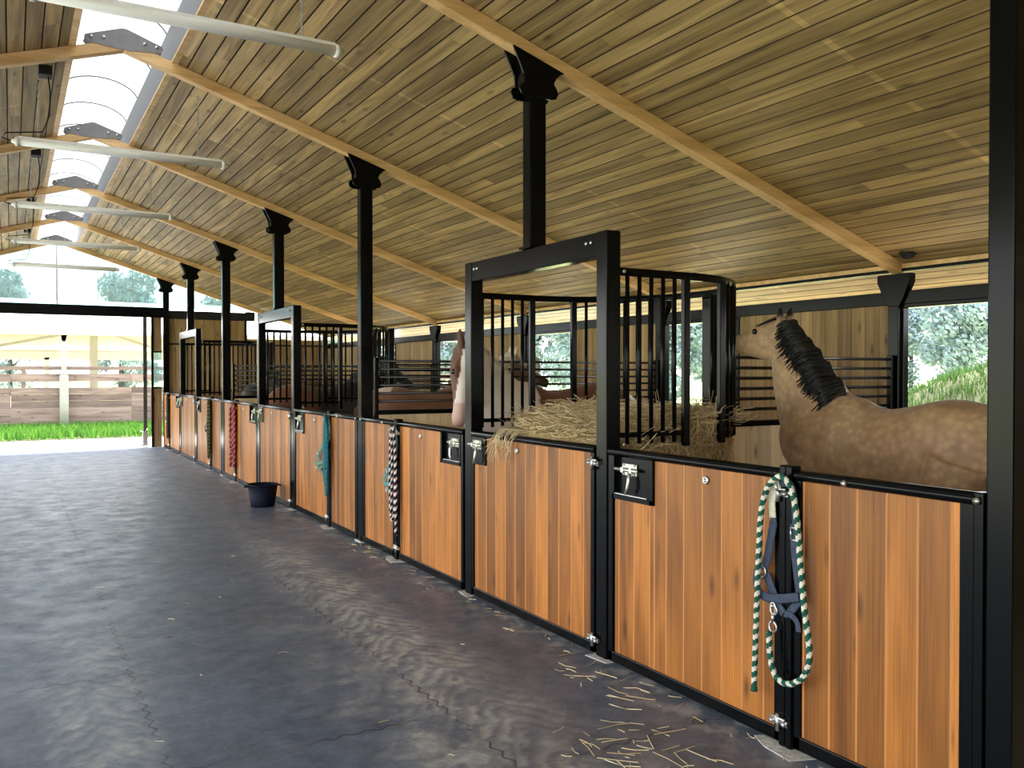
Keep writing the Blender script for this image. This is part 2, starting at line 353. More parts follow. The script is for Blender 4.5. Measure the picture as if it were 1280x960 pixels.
    def stem(s, p, d, l, w, bend, rnd):
        d = Vector(d).normalized(); sd = d.cross(Vector((R.uniform(-1, 1), R.uniform(-1, 1), R.uniform(-1, 1))))
        if sd.length < 1e-3: sd = d.cross(Vector((0, 0, 1)))
        sd.normalize(); up = sd.cross(d); p = Vector(p)
        c = [p+d*(t*l)+up*(bend*l*4*t*(1-t)) for t in (0, .5, 1)]
        v = []
        for q in c: v += [q-sd*w/2, q+up*w*.6, q+sd*w/2]
        s.add(v, [(0, 1, 4, 3), (1, 2, 5, 4), (3, 4, 7, 6), (4, 5, 8, 7)], rnd)
    def mesh(s, name):
        me = bpy.data.meshes.new(name); me.from_pydata(s.v, [], s.f)
        a = me.attributes.new('rnd', 'FLOAT', 'FACE'); a.data.foreach_set('value', s.r)
        me.polygons.foreach_set('use_smooth', s.sm); me.update(); return me
    def build(s, name, mat, parent=None, loc=(0, 0, 0), bevel=0.0, label=None, seg=2):
        me = s.mesh(name); me.materials.append(mat if not isinstance(mat, str) else M[mat])
        o = bpy.data.objects.new(name, me); C.objects.link(o); o.location = loc
        if parent: o.parent = parent
        if bevel:
            b = o.modifiers.new('bevel', 'BEVEL'); b.width = bevel; b.segments = seg; b.limit_method = 'ANGLE'; b.angle_limit = .6
        if label: o['label'] = label
        return o
def thing(name, label, cat, loc=(0, 0, 0), rotz=0, group=None):
    o = bpy.data.objects.new(name, None); C.objects.link(o); o.empty_display_size = .1
    o.location = loc; o.rotation_euler = (0, 0, rotz); return tag(o, label, cat, group)
def tag(o, label, cat, group=None, kind=None):
    o['label'] = label; o['category'] = cat
    if group: o['group'] = group
    if kind: o['kind'] = kind
    return o
def struct(o, label=None, cat=None):
    o['kind'] = 'structure'
    if label: o['label'] = label
    if cat: o['category'] = cat
    return o
def dup(root, loc, label, rotz=None):
    r = root.copy(); C.objects.link(r); r.location = loc; r['label'] = label
    if rotz is not None: r.rotation_euler = (0, 0, rotz)
    def rec(a, b):
        for ch in list(a.children):
            c = ch.copy(); C.objects.link(c); c.parent = b; rec(ch, c)
    rec(root, r); return r

# ------------------------------------------------------------------ layout (metres; aisle runs along +Y, stalls on +X)
W = 2.781; WB = 6.34; XR = .804
YC = lambda n: 4.667+3.0*n
zr = lambda x: 4.135-.318*abs(x-XR)          # underside of the rafters
zb = lambda x: zr(x)+.09                    # underside of the roof boards
YEND = 19.62; YBACK = -4.4
XL = 2*XR-WB
SKL, SKR = .45, 1.165                        # skylight opening

# ------------------------------------------------------------------ floor and ground
mb = MB(); mb.box(-3.2, W+.02, YBACK, YEND+.05, -.12, 0); 
struct(mb.build('floor', 'floor'), 'dark grey rubber mat floor of the stable aisle', 'floor')
mb = MB(); mb.box(W+.02, WB+.1, YBACK, YEND+.05, -.12, .0)  # pale stall floor layer, added out of view to bounce light upward
struct(mb.build('floor', 'bounce_bedding'), 'unseen pale straw layer added in the stalls to bounce light', 'floor')
mb = MB(); mb.box(-160, 240, -90, 290, -.35, -.125)
struct(mb.build('ground', 'field'), 'pale green field around the stable', 'ground')
mb = MB(); mb.box(-9, 10, YEND+.05, 23.0, -.125, -.015)
struct(mb.build('pavement', 'concrete'), 'sunlit pale concrete apron outside the far doorway', 'pavement')
mb = MB(); mb.box(-12, -3.2, -14, YEND+.05, -.125, -.02); mb.box(-3.2, 9, -14, YBACK, -.125, -.02)  # unseen ground, grey tone set to limit bounce on the ceiling
struct(mb.build('added_yard', 'added_yard'), 'unseen grey gravel added beside the side left open for light', 'ground')
mb = MB(); mb.box(WB+.1, 8.7, -8, YEND+.05, -.125, -.03)  # pale strip added to bounce sunlight in through the stall windows
struct(mb.build('path', 'sand'), 'pale sand strip added behind the stalls to bounce light', 'path')
mb = MB(); mb.box(-14, 16, 27.3, 50, -.125, -.02)
struct(mb.build('arena_ground', 'sand'), 'sand riding ground under the arena roof', 'ground')

# ------------------------------------------------------------------ roof
def roof_side(sign):
    mb = MB(); nrm = Vector((.318*sign, 0, 1)).normalized(); sl = Vector((sign, 0, -.318)).normalized()
    x0 = (SKR if sign > 0 else SKL); n = 0; per = .121
    start = Vector((x0, 0, zb(x0))); Ltot = (abs((WB+.75)-SKR) if sign > 0 else SKL+3.3)*math.sqrt(1+.318**2)  # left slope cut short to let in daylight; that open side is made up
    while n*per < Ltot:
        y = YBACK-R.uniform(0, 2.5)
        while y < YEND+.5:
            y2 = y+R.choice((3.0, 3.6, 4.2, 4.8)); a, b = max(y, YBACK), min(y2, YEND+.5)
            if b > a+.01:
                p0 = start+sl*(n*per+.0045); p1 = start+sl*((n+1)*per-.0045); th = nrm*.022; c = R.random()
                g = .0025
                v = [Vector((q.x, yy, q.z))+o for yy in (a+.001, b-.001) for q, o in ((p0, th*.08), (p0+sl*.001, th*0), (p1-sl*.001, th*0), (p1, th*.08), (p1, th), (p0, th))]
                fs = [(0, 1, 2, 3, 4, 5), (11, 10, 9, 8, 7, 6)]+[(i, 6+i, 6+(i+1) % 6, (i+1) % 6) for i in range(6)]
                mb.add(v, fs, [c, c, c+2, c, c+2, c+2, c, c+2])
            y = y2
        n += 1
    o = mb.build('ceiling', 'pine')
    struct(o, 'sloping ceiling of brown pine boards on the %s of the skylight' % ('stall side' if sign > 0 else 'left side'), 'ceiling')
    mb = MB(); e = start+sl*Ltot
    q = [(start+nrm*.021), (e+nrm*.021), (e+nrm*.10), (start+nrm*.10)]
    mb.prism([(p.x, p.z) for p in q], 'y', YBACK-.1, YEND+.6)
    struct(mb.build('roof', 'backing'), 'outer roof sheet over the ceiling boards', 'roof')
roof_side(1); roof_side(-1)

# skylight along the ridge
sk = thing('window_1', 'bright arched ridge skylight running the length of the roof', 'skylight', (XR, 0, 4.2)); sk['kind'] = 'structure'
mb = MB(); hw = (SKR-SKL)/2; xm = (SKR+SKL)/2-XR; NA = 14
vs = []
for y in (YBACK, YEND+.5):
    for i in range(NA+1):
        a = PI*i/NA; vs.append((xm-math.cos(a)*hw*1.08, y, .22+math.sin(a)*.21))
mb.add(vs, [(i, i+1, NA+2+i, NA+1+i) for i in range(NA)], 0, True); mb.build('sheet', 'sky_sheet', sk)
mb = MB(); mb.box(xm+hw, xm+hw+.03, YBACK, YEND+.4, -.10, .23); mb.build('kerb', 'kerb', sk)
mb = MB(); mb.box(xm-hw-.03, xm-hw, YBACK, YEND+.4, -.10, .23); mb.build('kerb', 'kerb', sk)
mb = MB(); mb.box(xm+hw-.004, xm+hw+.045, YBACK, YEND+.4, -.105, -.085); mb.build('trim_strip', 'rafter', sk)
mb = MB(); mb.box(xm-hw-.045, xm-hw+.004, YBACK, YEND+.4, -.105, -.085); mb.build('trim_strip', 'rafter', sk)
y = -4.0; first = None
while y < YEND+.3:
    if first is None:
        mb = MB(); mb.sweep([(xm-math.cos(PI*i/NA)*hw*1.06, 0, .215+math.sin(PI*i/NA)*.205) for i in range(NA+1)], .012, .006, 6)
        first = mb.build('arch_rib', 'rib', sk, (0, y, 0))
    else:
        c = first.copy(); C.objects.link(c); c.parent = sk; c.location = (0, y, 0)
    y += 1.0

# rafters with ridge plates
raft_lab = {-2: 'timber rafter pair over the aisle behind the viewer',
            -1: 'timber rafter pair over the near black post beside the pale brown horse',
            0: 'timber rafter pair carried by the black post on the nearest door frame',
            1: 'timber rafter pair carried by the full-height post beside the striped rope',
            2: 'timber rafter pair carried by the black post on the second door frame',
            3: 'timber rafter pair carried by the post between red rope and olive halter',
            4: 'timber rafter pair carried by the black post on the farthest door frame',
            5: 'timber rafter pair against the clear gable at the far end'}
root0 = None
def make_rafter(lab, loc):
    t = thing('roof_rafter', lab, 'rafter', loc, 0, 'timber rafters')
    for sg in (1, -1):
        mb = MB(); x1 = WB+.02 if sg > 0 else 2*XR+3.15
        def q(x): return (sg*(x-XR), zr(x)-4.135)
        mb.prism([q(XR), q(x1), (q(x1)[0], q(x1)[1]+.088), (0, .088)], 'y', -.045, .045, R.random())
        mb.build('beam', 'rafter', t, bevel=.004)
    out = [(-.292, .048), (-.27, .022), (-.03, -.0), (0, .004), (.03, -.0), (.27, .022), (.292, .048), (.282, .075), (.02, .168), (-.02, .168), (-.282, .075)]
    for sg in (-1, 1):
        mb = MB(); mb.prism(out, 'y', sg*.046, sg*.053); pl = mb.build('ridge_plate', 'grey_plate', t)
        if sg < 0:
            for bx, bz in ((-.24, .062), (-.15, .072), (.15, .072), (.24, .062)):
                mb = MB(); mb.lathe([(.0, -.066), (.012, -.064), (.014, -.054), (.014, -.052)], 10, (bx, 0, bz), 'y'); mb.build('bolt', 'galv', pl)
    return t
for n in range(-1, 6):
    yy = YC(n) if n < 5 else YEND-.02
    if root0 is None: root0 = make_rafter(raft_lab[n], (XR, yy, 4.135))
    else: dup(root0, (XR, yy, 4.135), raft_lab[n])

# ------------------------------------------------------------------ steel columns on the stall front
cap_out = [(-.085, -.235), (-.125, -.225), (-.14, -.195), (-.13, -.165), (-.105, -.155), (-.112, -.10), (-.14, -.04), (-.175, .03), (-.185, .062),
           (.185, -.056), (.15, -.075), (.125, -.10), (.108, -.135), (.13, -.165), (.14, -.195), (.125, -.225), (.085, -.235)]
cx = W+.06
def make_col(lab, loc, z0):
    t = thing('roof_post', lab, 'post', loc, 0, 'black steel roof posts')
    ztop = zr(cx)
    mb = MB(); mb.box(-.06, .06, -.045, .045, z0, ztop-.10); mb.build('shaft', 'black', t, bevel=.008)
    for sg in (-1, 1):
        mb = MB(); mb.prism([(a, b+ztop) for a, b in cap_out], 'y', sg*.046, sg*.062); mb.build('capital_plate', 'black', t, bevel=.004)
    mb = MB(); mb.box(-.10, .10, -.044, .044, ztop-.20, ztop-.035); mb.build('capital_core', 'black', t)
    if z0 > 1:
        mb = MB(); mb.box(-.075, .075, -.065, .065, z0, z0+.012)
        for dx in (-.055, .055): mb.lathe([(.010, z0+.012), (.010, z0+.022), (0, z0+.024)], 8, (dx, -.054, 0))
        mb.build('foot_flange', 'black', t)
    else:
        mb = MB(); mb.box(-.08, .08, -.08, .08, 0, .012); mb.build('foot_plate', 'lime', t)
    return t
col_lab = {-1: 'thick black steel post cut by the right picture edge',
           1: 'full-height black steel post between striped rope and teal rope',
           3: 'full-height black steel post between red rope and olive halter',
           0: 'black steel post standing on top of the nearest door frame',
           2: 'black steel post standing on top of the second door frame above the bucket',
           4: 'black steel post standing on top of the farthest door frame'}
c_full = make_col(col_lab[-1], (cx, YC(-1), 0), 0.0)
c_short = make_col(col_lab[0], (cx, YC(0), 0), 2.326)
for n in (1, 3): dup(c_full, (cx, YC(n), 0), col_lab[n])
for n in (2, 4): dup(c_short, (cx, YC(n), 0), col_lab[n])
dup(c_full, (cx, YEND-.0-.05, 0), 'full-height black steel post in the end wall beside the far doorway')

# ------------------------------------------------------------------ stall fronts
ZT = 1.155
def hinge(parent, y, z):
    h = bpy.data.objects.new('x', None)
    mb = MB(); mb.lathe([(.009, -.035), (.009, .035)], 10, (-.020, y, z)); mb.box(-.014, .0, y-.045, y+.045, z-.012, z+.012)
    mb.sweep([(-.02, y-.04, z+.018), (-.02, y+.04, z+.018)], .007, seg=8)
    o = mb.build('hinge', 'galv', parent)
    for dy in (-.032, .032):
        m2 = MB(); m2.lathe([(.0, -.030), (.010, -.027), (.011, -.014)], 8, (0, y+dy, z-.0), 'x'); m2.build('bolt', 'galv', o)
def latch(parent, y, z, s, x):
    """galvanised slide bolt: back plate, rod along Y, hooked handle; s points at the post"""
    mb = MB(); mb.box(x-.010, x, y-.060, y+.060, z-.030, z+.032)
    for dy in (-.045, .045):
        for dz in (-.022, .024): mb.lathe([(0, x-.018), (.006, x-.016), (.007, x-.010)], 8, (0, y+dy, z+dz), 'x')
    o = mb.build('latch', 'latch', parent, bevel=.002)
    mb = MB(); mb.sweep([(x-.022, y-s*.085, z), (x-.022, y+s*.105, z)], .009, seg=10)
    for dy in (-.035, .035): mb.box(x-.033, x-.008, y+dy-.010, y+dy+.010, z-.013, z+.013)
    mb.build('slide_bolt', 'latch', o)
    mb = MB(); mb.sweep([(x-.024, y-s*.02, z-.01), (x-.032, y-s*.026, z-.05), (x-.036, y-s*.020, z-.09), (x-.036, y-s*.0, z-.125)], [.011, .011, .010, .007], seg=8)
    mb.build('handle', 'latch', o)
def stud(parent, y, z):
    mb = MB(); mb.sweep([(.001, y+.014*math.cos(a), z+.014*math.sin(a)) for a in [2*PI*i/16 for i in range(16)]], .006, seg=8, closed=True)
    mb.lathe([(0, -.002), (.008, -.001), (.008, .006)], 10, (0, y, z), 'x'); mb.build('lock_ring', 'galv', parent)
def rail(mb, y0, y1, z0=1.112, z1=ZT):
    mb.sweep([(.018, y0, (z0+z1)/2), (.018, y1, (z0+z1)/2)], .030, (z1-z0)/2+.002, 14, flat=(0, 0, 1))
def boards(mb, y0, y1, z0, z1, cut=None, off=0.0):
    a, b = min(y0, y1), max(y0, y1); y = a-off
    while y < b-1e-4:
        p, q = max(y, a), min(y+.128, b)
        if q-p > .012:
            top = z1
            if cut and q > cut[0]+.02 and p < cut[1]-.02:
                if p < cut[0]-.004 or q > cut[1]+.004:
                    c = cut[0] if p < cut[0] else cut[1]; rn = R.random()
                    lo, hi = ((p, c), (c, q)) if c == cut[0] else ((c, q), (p, c))
                    mb.vboard(.006, .030, lo[0], lo[1], z0, z1, rnd=rn) if lo[1]-lo[0] > .02 else None
                    mb.vboard(.006, .030, hi[0], hi[1], z0, cut[2], rnd=rn)
                    y += .128; continue
                top = cut[2]
            mb.vboard(.006, .030, p, q, z0, top)
        y += .128
def stall_door(s, lab, loc):
    t = thing('stall_door', lab, 'door', loc, 0, 'wooden stall doors'); wd = 1.242
    y0, y1 = s*.03, s*wd
    cut = sorted((s*(wd-.375), s*(wd-.045)))+[.895]
    mb = MB(); boards(mb, s*.062, s*(wd-.035), .065, 1.118, cut, R.uniform(0, .1)); mb.build('board_panel', 'hard', t)
    mb = MB(); rail(mb, y0, y1); mb.box(-.004, .042, y0, y1, .012, .068); mb.box(-.004, .042, y0, y0+s*.036, .012, 1.118); mb.box(-.004, .042, y1-s*.036, y1, .012, 1.118)
    mb.lathe([(0, -.016), (.010, -.013), (.011, -.003)], 8, (0, s*.075, 1.128), 'x'); mb.build('frame', 'black', t, bevel=.004)
    a, b = s*(wd-.375), s*(wd-.036)
    mb = MB(); mb.box(.020, .030, a, b, .895, 1.118)
    for (p, q, z0, z1) in ((a, b, .888, .915), (a, a+s*.028, .888, 1.118), (b-s*.02, b, .888, 1.118)): mb.box(-.008, .034, p, q, z0, z1)
    mb.build('latch_box', 'black', t, bevel=.003)
    mb = MB(); mb.box(-.004, .016, a+s*.05, b-s*.02, .915, .919); mb.build('box_lip', 'galv', t)
    latch(t, s*(wd-.165), 1.048, s, .020)
    stud(t, s*.49, 1.058)
    hinge(t, s*.03, .10); hinge(t, s*.03, 1.055)
    return t
def hay_gate(lab, loc):
    t = thing('hay_gate', lab, 'door', loc, 0, 'gates below the door frames'); wd = 1.482
    mb = MB(); boards(mb, .040, wd-.036, .065, 1.118, (wd-.205, wd+.1, .925), .05); mb.build('board_panel', 'hard', t)
    mb = MB(); rail(mb, .004, wd-.004); mb.box(-.004, .042, .004, wd-.004, .012, .068); mb.box(-.004, .042, .004, .04, .012, 1.118); mb.box(-.004, .042, wd-.036, wd-.004, .012, 1.118)
    mb.build('frame', 'black', t, bevel=.004)
    mb = MB(); mb.box(-.004, .02, wd-.205, wd-.03, .925, 1.118); mb.build('latch_plate', 'black', t, bevel=.006)
    latch(t, wd-.105, 1.062, 1, -.004)
    stud(t, .86, 1.06)
    hinge(t, .0, .09); hinge(t, .0, 1.06)
    return t
def front_panel(s, lab, loc):
    t = thing('front_panel', lab, 'panel', loc, 0, 'fixed wooden front panels'); wd = .80
    mb = MB(); boards(mb, s*.085, s*(wd-.03), .065, 1.118, None, R.uniform(0, .1)); mb.build('board_panel', 'hard', t)
    mb = MB(); rail(mb, s*.028, s*wd); mb.box(-.004, .042, s*.0, s*wd, .012, .068); mb.box(-.004, .042, s*.0, s*.034, .012, 1.158); mb.box(.000, .040, s*.036, s*.085, .012, 1.118); mb.box(-.004, .042, s*(wd-.035), s*wd, .012, 1.118)
    mb.build('frame', 'black', t, bevel=.004)
    for yy in (.018, .55):
        mb = MB(); mb.lathe([(0, -.022), (.012, -.018), (.014, -.006)], 12, (0, s*yy, 1.13), 'x'); mb.build('bolt', 'galv', t)
    return t
def hinge_post(lab, loc):
    t = thing('hinge_post', lab, 'post', loc, 0, 'short hinge posts')
    mb = MB(); mb.box(-.012, .048, -.032, .0, 0, 1.172); mb.box(-.012, .048, .002, .034, 0, 1.172); mb.box(-.002, .04, -.034, .036, 0, 1.165); mb.build('shaft', 'black', t, bevel=.006)
    mb = MB(); mb.sweep([(-.01, 0, 1.07), (-.045, 0, 1.065), (-.062, 0, 1.075), (-.066, 0, 1.10)], .006, seg=8); mb.lathe([(0, -.019), (.011, -.016), (.012, -.011)], 8, (0, .02, 1.072), 'x'); mb.lathe([(0, -.019), (.011, -.016), (.012, -.011)], 8, (0, -.02, 1.06), 'x')
    mb.build('hook', 'galv', t)
    mb = MB(); mb.prism([(-.09, -.10), (.02, -.14), (.06, -.02), (.05, .12), (-.03, .15), (-.075, .05)], 'z', 0, .004); mb.build('foot_plate', 'lime', t)
    return t
hp_y = {1: YC(-1)+.89, 2: YC(1)-.89, 3: YC(1)+.88, 4: YC(3)-.89, 5: YC(3)+.88, 6: YC(5)-.89}
kit = {1: 'the green and white rope', 2: 'the striped black and white rope', 3: 'the teal rope', 4: 'the red rope', 5: 'the olive halter', 6: 'the dark halter by the far doorway'}
hp0 = None
for k in hp_y:
    lab = 'short black hinge post carrying '+kit[k]
    hp0 = hinge_post(lab, (W, hp_y[k], 0)) if hp0 is None else hp0
    if k > 1: dup(hp0, (W, hp_y[k], 0), lab)
sd = {1: None, -1: None}
door_lab = {1: 'wooden stall door between nearest door frame and the post with green and white rope',
            2: 'wooden stall door between nearest door frame and the post with striped rope',
            3: 'wooden stall door between second door frame and the post with teal rope',
            4: 'wooden stall door behind the bucket, hinged at the post with red rope',
            5: 'wooden stall door between farthest door frame and the post with olive halter',
            6: 'last wooden stall door, hinged at the post with dark halter by far doorway'}
for k in hp_y:
    s = 1 if k % 2 else -1
    if sd[s] is None: sd[s] = stall_door(s, door_lab[k], (W, hp_y[k], 0))
    else: dup(sd[s], (W, hp_y[k], 0), door_lab[k])
fp = {1: None, -1: None}
fp_list = [(1, YC(-1), 'narrow wooden front panel between the thick near post and the green and white rope'),
           (-1, YC(1), 'narrow wooden front panel between striped rope and the full-height post'),
           (1, YC(1), 'narrow wooden front panel between teal rope and the full-height post'),
           (-1, YC(3), 'narrow wooden front panel between red rope and the full-height post'),
           (1, YC(3), 'narrow wooden front panel between olive halter and the full-height post'),
           (-1, YC(5)-.05, 'narrow wooden front panel ending at the far doorway')]
for s, y, lab in fp_list:
    y += s*.05
    if fp[s] is None: fp[s] = front_panel(s, lab, (W, y, 0))
    else: dup(fp[s], (W, y, 0), lab)
nm = {0: 'nearest', 2: 'second', 4: 'farthest'}
# door frames, gates, cages
def door_frame(lab, loc):
    t = thing('door_frame', lab, 'frame', loc, 0, 'black door frames')
    for s in (-1, 1):
        mb = MB(); mb.box(0, .095, s*.747, s*.847, 0, 2.326); mb.build('upright', 'black', t, bevel=.008)
    mb = MB(); mb.box(.004, .091, -.747, .747, 2.190, 2.324); mb.build('lintel', 'black', t, bevel=.006)
    for s in (-1, 1):
        for dy in (.0, .045):
            mb = MB(); mb.lathe([(0, -.008), (.010, -.006), (.012, .004)], 10, (0, s*(.70-dy), 2.272), 'x'); mb.build('bolt', 'galv', t)
    for s in (-1, 1):
        mb = MB(); mb.prism([(-.05, s*.72), (.10, s*.73), (.11, s*.90), (-.03, s*.89)], 'z', 0, .004); mb.build('foot_plate', 'lime', t)
    return t
df0 = None
for n in (0, 2, 4):
    lab = nm[n]+' tall black door frame above the wooden gate'+(' with hay poking over' if n == 0 else ' beside the bucket' if n == 2 else '')
    if df0 is None: df0 = door_frame(lab, (W, YC(n), 0))
    else: dup(df0, (W, YC(n), 0), lab)
hg0 = None
for n in (0, 2, 4):
    lab = 'wooden gate in the '+nm[n]+' black door frame'+(', hay over its top' if n == 0 else ', behind the bucket' if n == 2 else '')
    if hg0 is None: hg0 = hay_gate(lab, (W, YC(n)-.741, 0))
    else: dup(hg0, (W, YC(n)-.741, 0), lab)
RC, XC = .845, .57   # arc radius; straight run before the arc (from X=W)
def cage_pt(u):
    """u = arc length from the near upright"""
    if u < XC-.09: return (.09+u, -RC)
    u2 = u-(XC-.09)
    if u2 < PI*RC: a = u2/RC; return (XC+RC*math.sin(a), -RC*math.cos(a))
    return (XC-(u2-PI*RC), RC)
UT = 2*(XC-.09)+PI*RC
def hay_rack(lab, loc):
    t = thing('hay_rack', lab, 'hay rack', loc, 0, 'curved bar hay racks')
    def path(u0, u1, n, z): return [(*cage_pt(u0+(u1-u0)*i/n), z) for i in range(n+1)]
    mb = MB(); mb.sweep(path(0, UT, 60, 2.105), .010, .026, 6, flat=(0, 0, 1), smooth=False); mb.build('top_rail', 'black', t, bevel=.002)
    g0, g1 = .465, .80     # head opening in each side
    for (u0, u1, n) in ((0, g0, 8), (g1, UT-g1, 40), (UT-g0, UT, 8)):
        mb = MB(); mb.sweep(path(u0, u1, n, 1.215), .008, .016, 6, flat=(0, 0, 1), smooth=False); mb.build('lower_rail', 'black', t)
    def barm(): 
        m2 = MB(); m2.sweep([(0, 0, 1.165), (0, 0, 2.10)], .0125, seg=10); return m2.mesh('bar')
    me = barm(); me.materials.append(M['black'])
    def bar_at(u):
        o = bpy.data.objects.new('bar', me); C.objects.link(o); o.parent = t; x, y = cage_pt(u); o.location = (x, y, 0)
    us = [.05+.083*i for i in range(5)]
    for u in us: bar_at(u); bar_at(UT-u)
    k = int((UT-2*g1)/.092); 
    for i in range(1, k):
        u = g1+(UT-2*g1)*i/k
        if abs(u-UT/2) > .05: bar_at(u)
    for u in (g0, g1, UT-g1, UT-g0):
        x, y = cage_pt(u); mb = MB(); mb.box(x-.022, x+.022, y-.016, y+.016, 1.14, 2.10); mb.build('flat_upright', 'black', t, bevel=.004)
    for s in (-1, 1):
        for z in (1.165, 2.105):
            mb = MB(); mb.lathe([(0, -.010), (.009, -.008), (.010, .0)], 8, (.105, s*.86, z), 'y'); mb.build('bolt', 'galv', t)
    return t
hr0 = None
for n in (0, 2, 4):
    lab = {0: 'nearest curved black bar hay rack, filled with hay', 2: 'empty curved black bar hay rack behind the second door frame', 4: 'curved black bar hay rack behind the farthest door frame'}[n]
    if hr0 is None: hr0 = hay_rack(lab, (W, YC(n), 0))
    else: dup(hr0, (W, YC(n), 0), lab)

# ------------------------------------------------------------------ stall partitions
def partition(x0, lab, loc, posts):
    t = thing('stall_partition', lab, 'partition', loc, 0, 'stall partitions'); x1 = WB-.09
    mb = MB(); x = x0
    while x < x1-.02:
        q = min(x+.126, x1); mb.box(x+.001, q-.001, -.018, .018, .03, 1.165, R.random()); x = q
    mb.build('board_panel', 'pale', t, bevel=.003)
    mb = MB(); mb.box(x0, x1, -.024, .024, 1.165, 1.208); mb.build('middle_rail', 'black', t, bevel=.005)
    mb = MB(); mb.box(x0, x1, -.024, .024, 0, .05); mb.build('bottom_rail', 'black', t, bevel=.005)
    me = None
    for i in range(6):
        z = 1.29+.0752*i
        if me is None:
            m2 = MB(); m2.sweep([(x0, 0, 0), (x1, 0, 0)], .0125, seg=10); o = m2.build('bar', 'bar', t, (0, 0, z)); me = o.data
        else:
            o = bpy.data.objects.new('bar', me); C.objects.link(o); o.parent = t; o.location = (0, 0, z)
    for xx in (x0-.018, x1+.012):
        mb = MB(); mb.box(xx-.018, xx+.018, -.022, .022, 0, 1.70); mb.build('side_upright', 'black', t, bevel=.004)
    if posts:
        mb = MB(); mb.box(x0-.115, x0-.036, -.045, .045, 0, 2.135); mb.build('end_post', 'black', t, bevel=.008)
    return t
part_lab = {-1: 'stall partition reaching back from the thick near post behind the pale brown horse',
            1: 'stall partition between the paint horse and the chestnut horse behind it',
            3: 'stall partition behind the red rope and full-height post',
            0: 'stall partition between the nearest hay rack and the back wall',
            2: 'stall partition between the second hay rack and the back wall',
            4: 'stall partition between the farthest hay rack and the back wall'}
p_odd = partition(2.965, part_lab[-1], (0, YC(-1), 0), False)
for n in (1, 3): dup(p_odd, (0, YC(n), 0), part_lab[n])
p_even = partition(4.375, part_lab[0], (0, YC(0), 0), True)
for n in (2, 4): dup(p_even, (0, YC(n), 0), part_lab[n])

# ------------------------------------------------------------------ back wall
mb = MB(); y = YBACK
holes = [(YC(n)-1.19, YC(n)-.05) for n in range(-2, 5)]
while y < YEND:
    q = min(y+.14, YEND); mid = (y+q)/2; top = 2.12
    inside = [h for h in holes if h[0] < mid < h[1]]
    ya, yb = y, q
    if inside: top = 1.13
    for h in holes:      # planks end at the window edges
        if ya < h[0] < yb and not inside: yb = h[0]
        if ya < h[1] < yb and not inside: ya = h[1]
    mb.box(WB+.005, WB+.028, ya+.0015, yb-.0015, 0, top, R.random()); y = q
mb.build('wall_right', 'wallwood', bevel=.003)
struct(bpy.data.objects['wall_right'], 'vertical brown boards of the back wall of the stalls', 'wall')
mb = MB()
ys = [YBACK]+[v for h in holes for v in h]+[YEND]
for i in range(0, len(ys), 2): mb.box(WB+.03, WB+.05, ys[i], ys[i+1], 0, 2.12)
mb.box(WB+.03, WB+.05, YBACK, YEND, 0, 1.12)
struct(mb.build('wall_outside', 'backing'), 'outer lining of the back wall', 'wall')
mb = MB(); mb.box(WB-.02, WB+.07, YBACK, YEND, 2.115, 2.225)
struct(mb.build('trim_1', 'black', bevel=.006), 'long black beam above the windows of the back wall', 'trim')
mb = MB(); mb.box(WB-.005, WB+.05, YBACK, YEND, 2.385, 2.412)
struct(mb.build('trim_2', 'black'), 'thin black trim under the ceiling above the clear strip', 'trim')
mb = MB(); mb.box(WB+.0, WB+.05, YBACK, YEND, 2.412, zb(WB+.05)+.0, .3)
struct(mb.build('trim_3', 'rafter'), 'timber plate under the ceiling edge', 'trim')
for n in range(-2, 5):
    t = MB(); yy = YC(n)
    t.box(WB-.05, WB+.05, yy-.05, yy+.05, 0, 2.30); t.prism([(yy-.05, 2.10), (yy+.05, 2.10), (yy+.09, 2.17), (yy+.15, 2.30), (yy+.15, 2.365), (yy-.15, 2.365), (yy-.15, 2.30), (yy-.09, 2.17)], 'x', WB-.055, WB+.03)
    o = struct(t.build('trim_%d' % (n+6), 'black', bevel=.006), 'black back wall post '+('at the picture edge' if n < 0 else 'under the %s rafter end' % ['first', 'second', 'third', 'fourth', 'fifth'][n]), 'trim')
    h = holes[n+2]; t = MB()
    for (a, b, z0, z1) in ((h[0]-.02, h[0]+.02, 1.10, 2.13), (h[1]-.02, h[1]+.02, 1.10, 2.13), (h[0], h[1], 1.10, 1.145), (h[0], h[1], 2.085, 2.13)): t.box(WB-.012, WB+.055, a, b, z0, z1)
    o = struct(t.build('window_%d' % (n+5), 'black', bevel=.004), 'open window in the back wall '+('behind the near post' if n < 0 else 'left of the %s back post' % ['first', 'second', 'third', 'fourth', 'fifth'][n]), 'window')
mb = MB(); mb.box(WB+.015, WB+.02, YBACK, YEND, 2.225, 2.385)
o = struct(mb.build('window_12', 'glass'), 'clear strip window under the eaves along the back wall', 'window')
# small dark fitting on the ceiling above the first back post
mb = MB(); mb.lathe([(.062, .0), (.062, -.012), (.05, -.03), (.03, -.045), (0, -.05)], 20)
tag(mb.build('ceiling_fitting', 'black2', None, (WB-.14, 4.47, zb(WB-.14)+.002)), 'small round dark fitting on the ceiling above the near window', 'fitting')

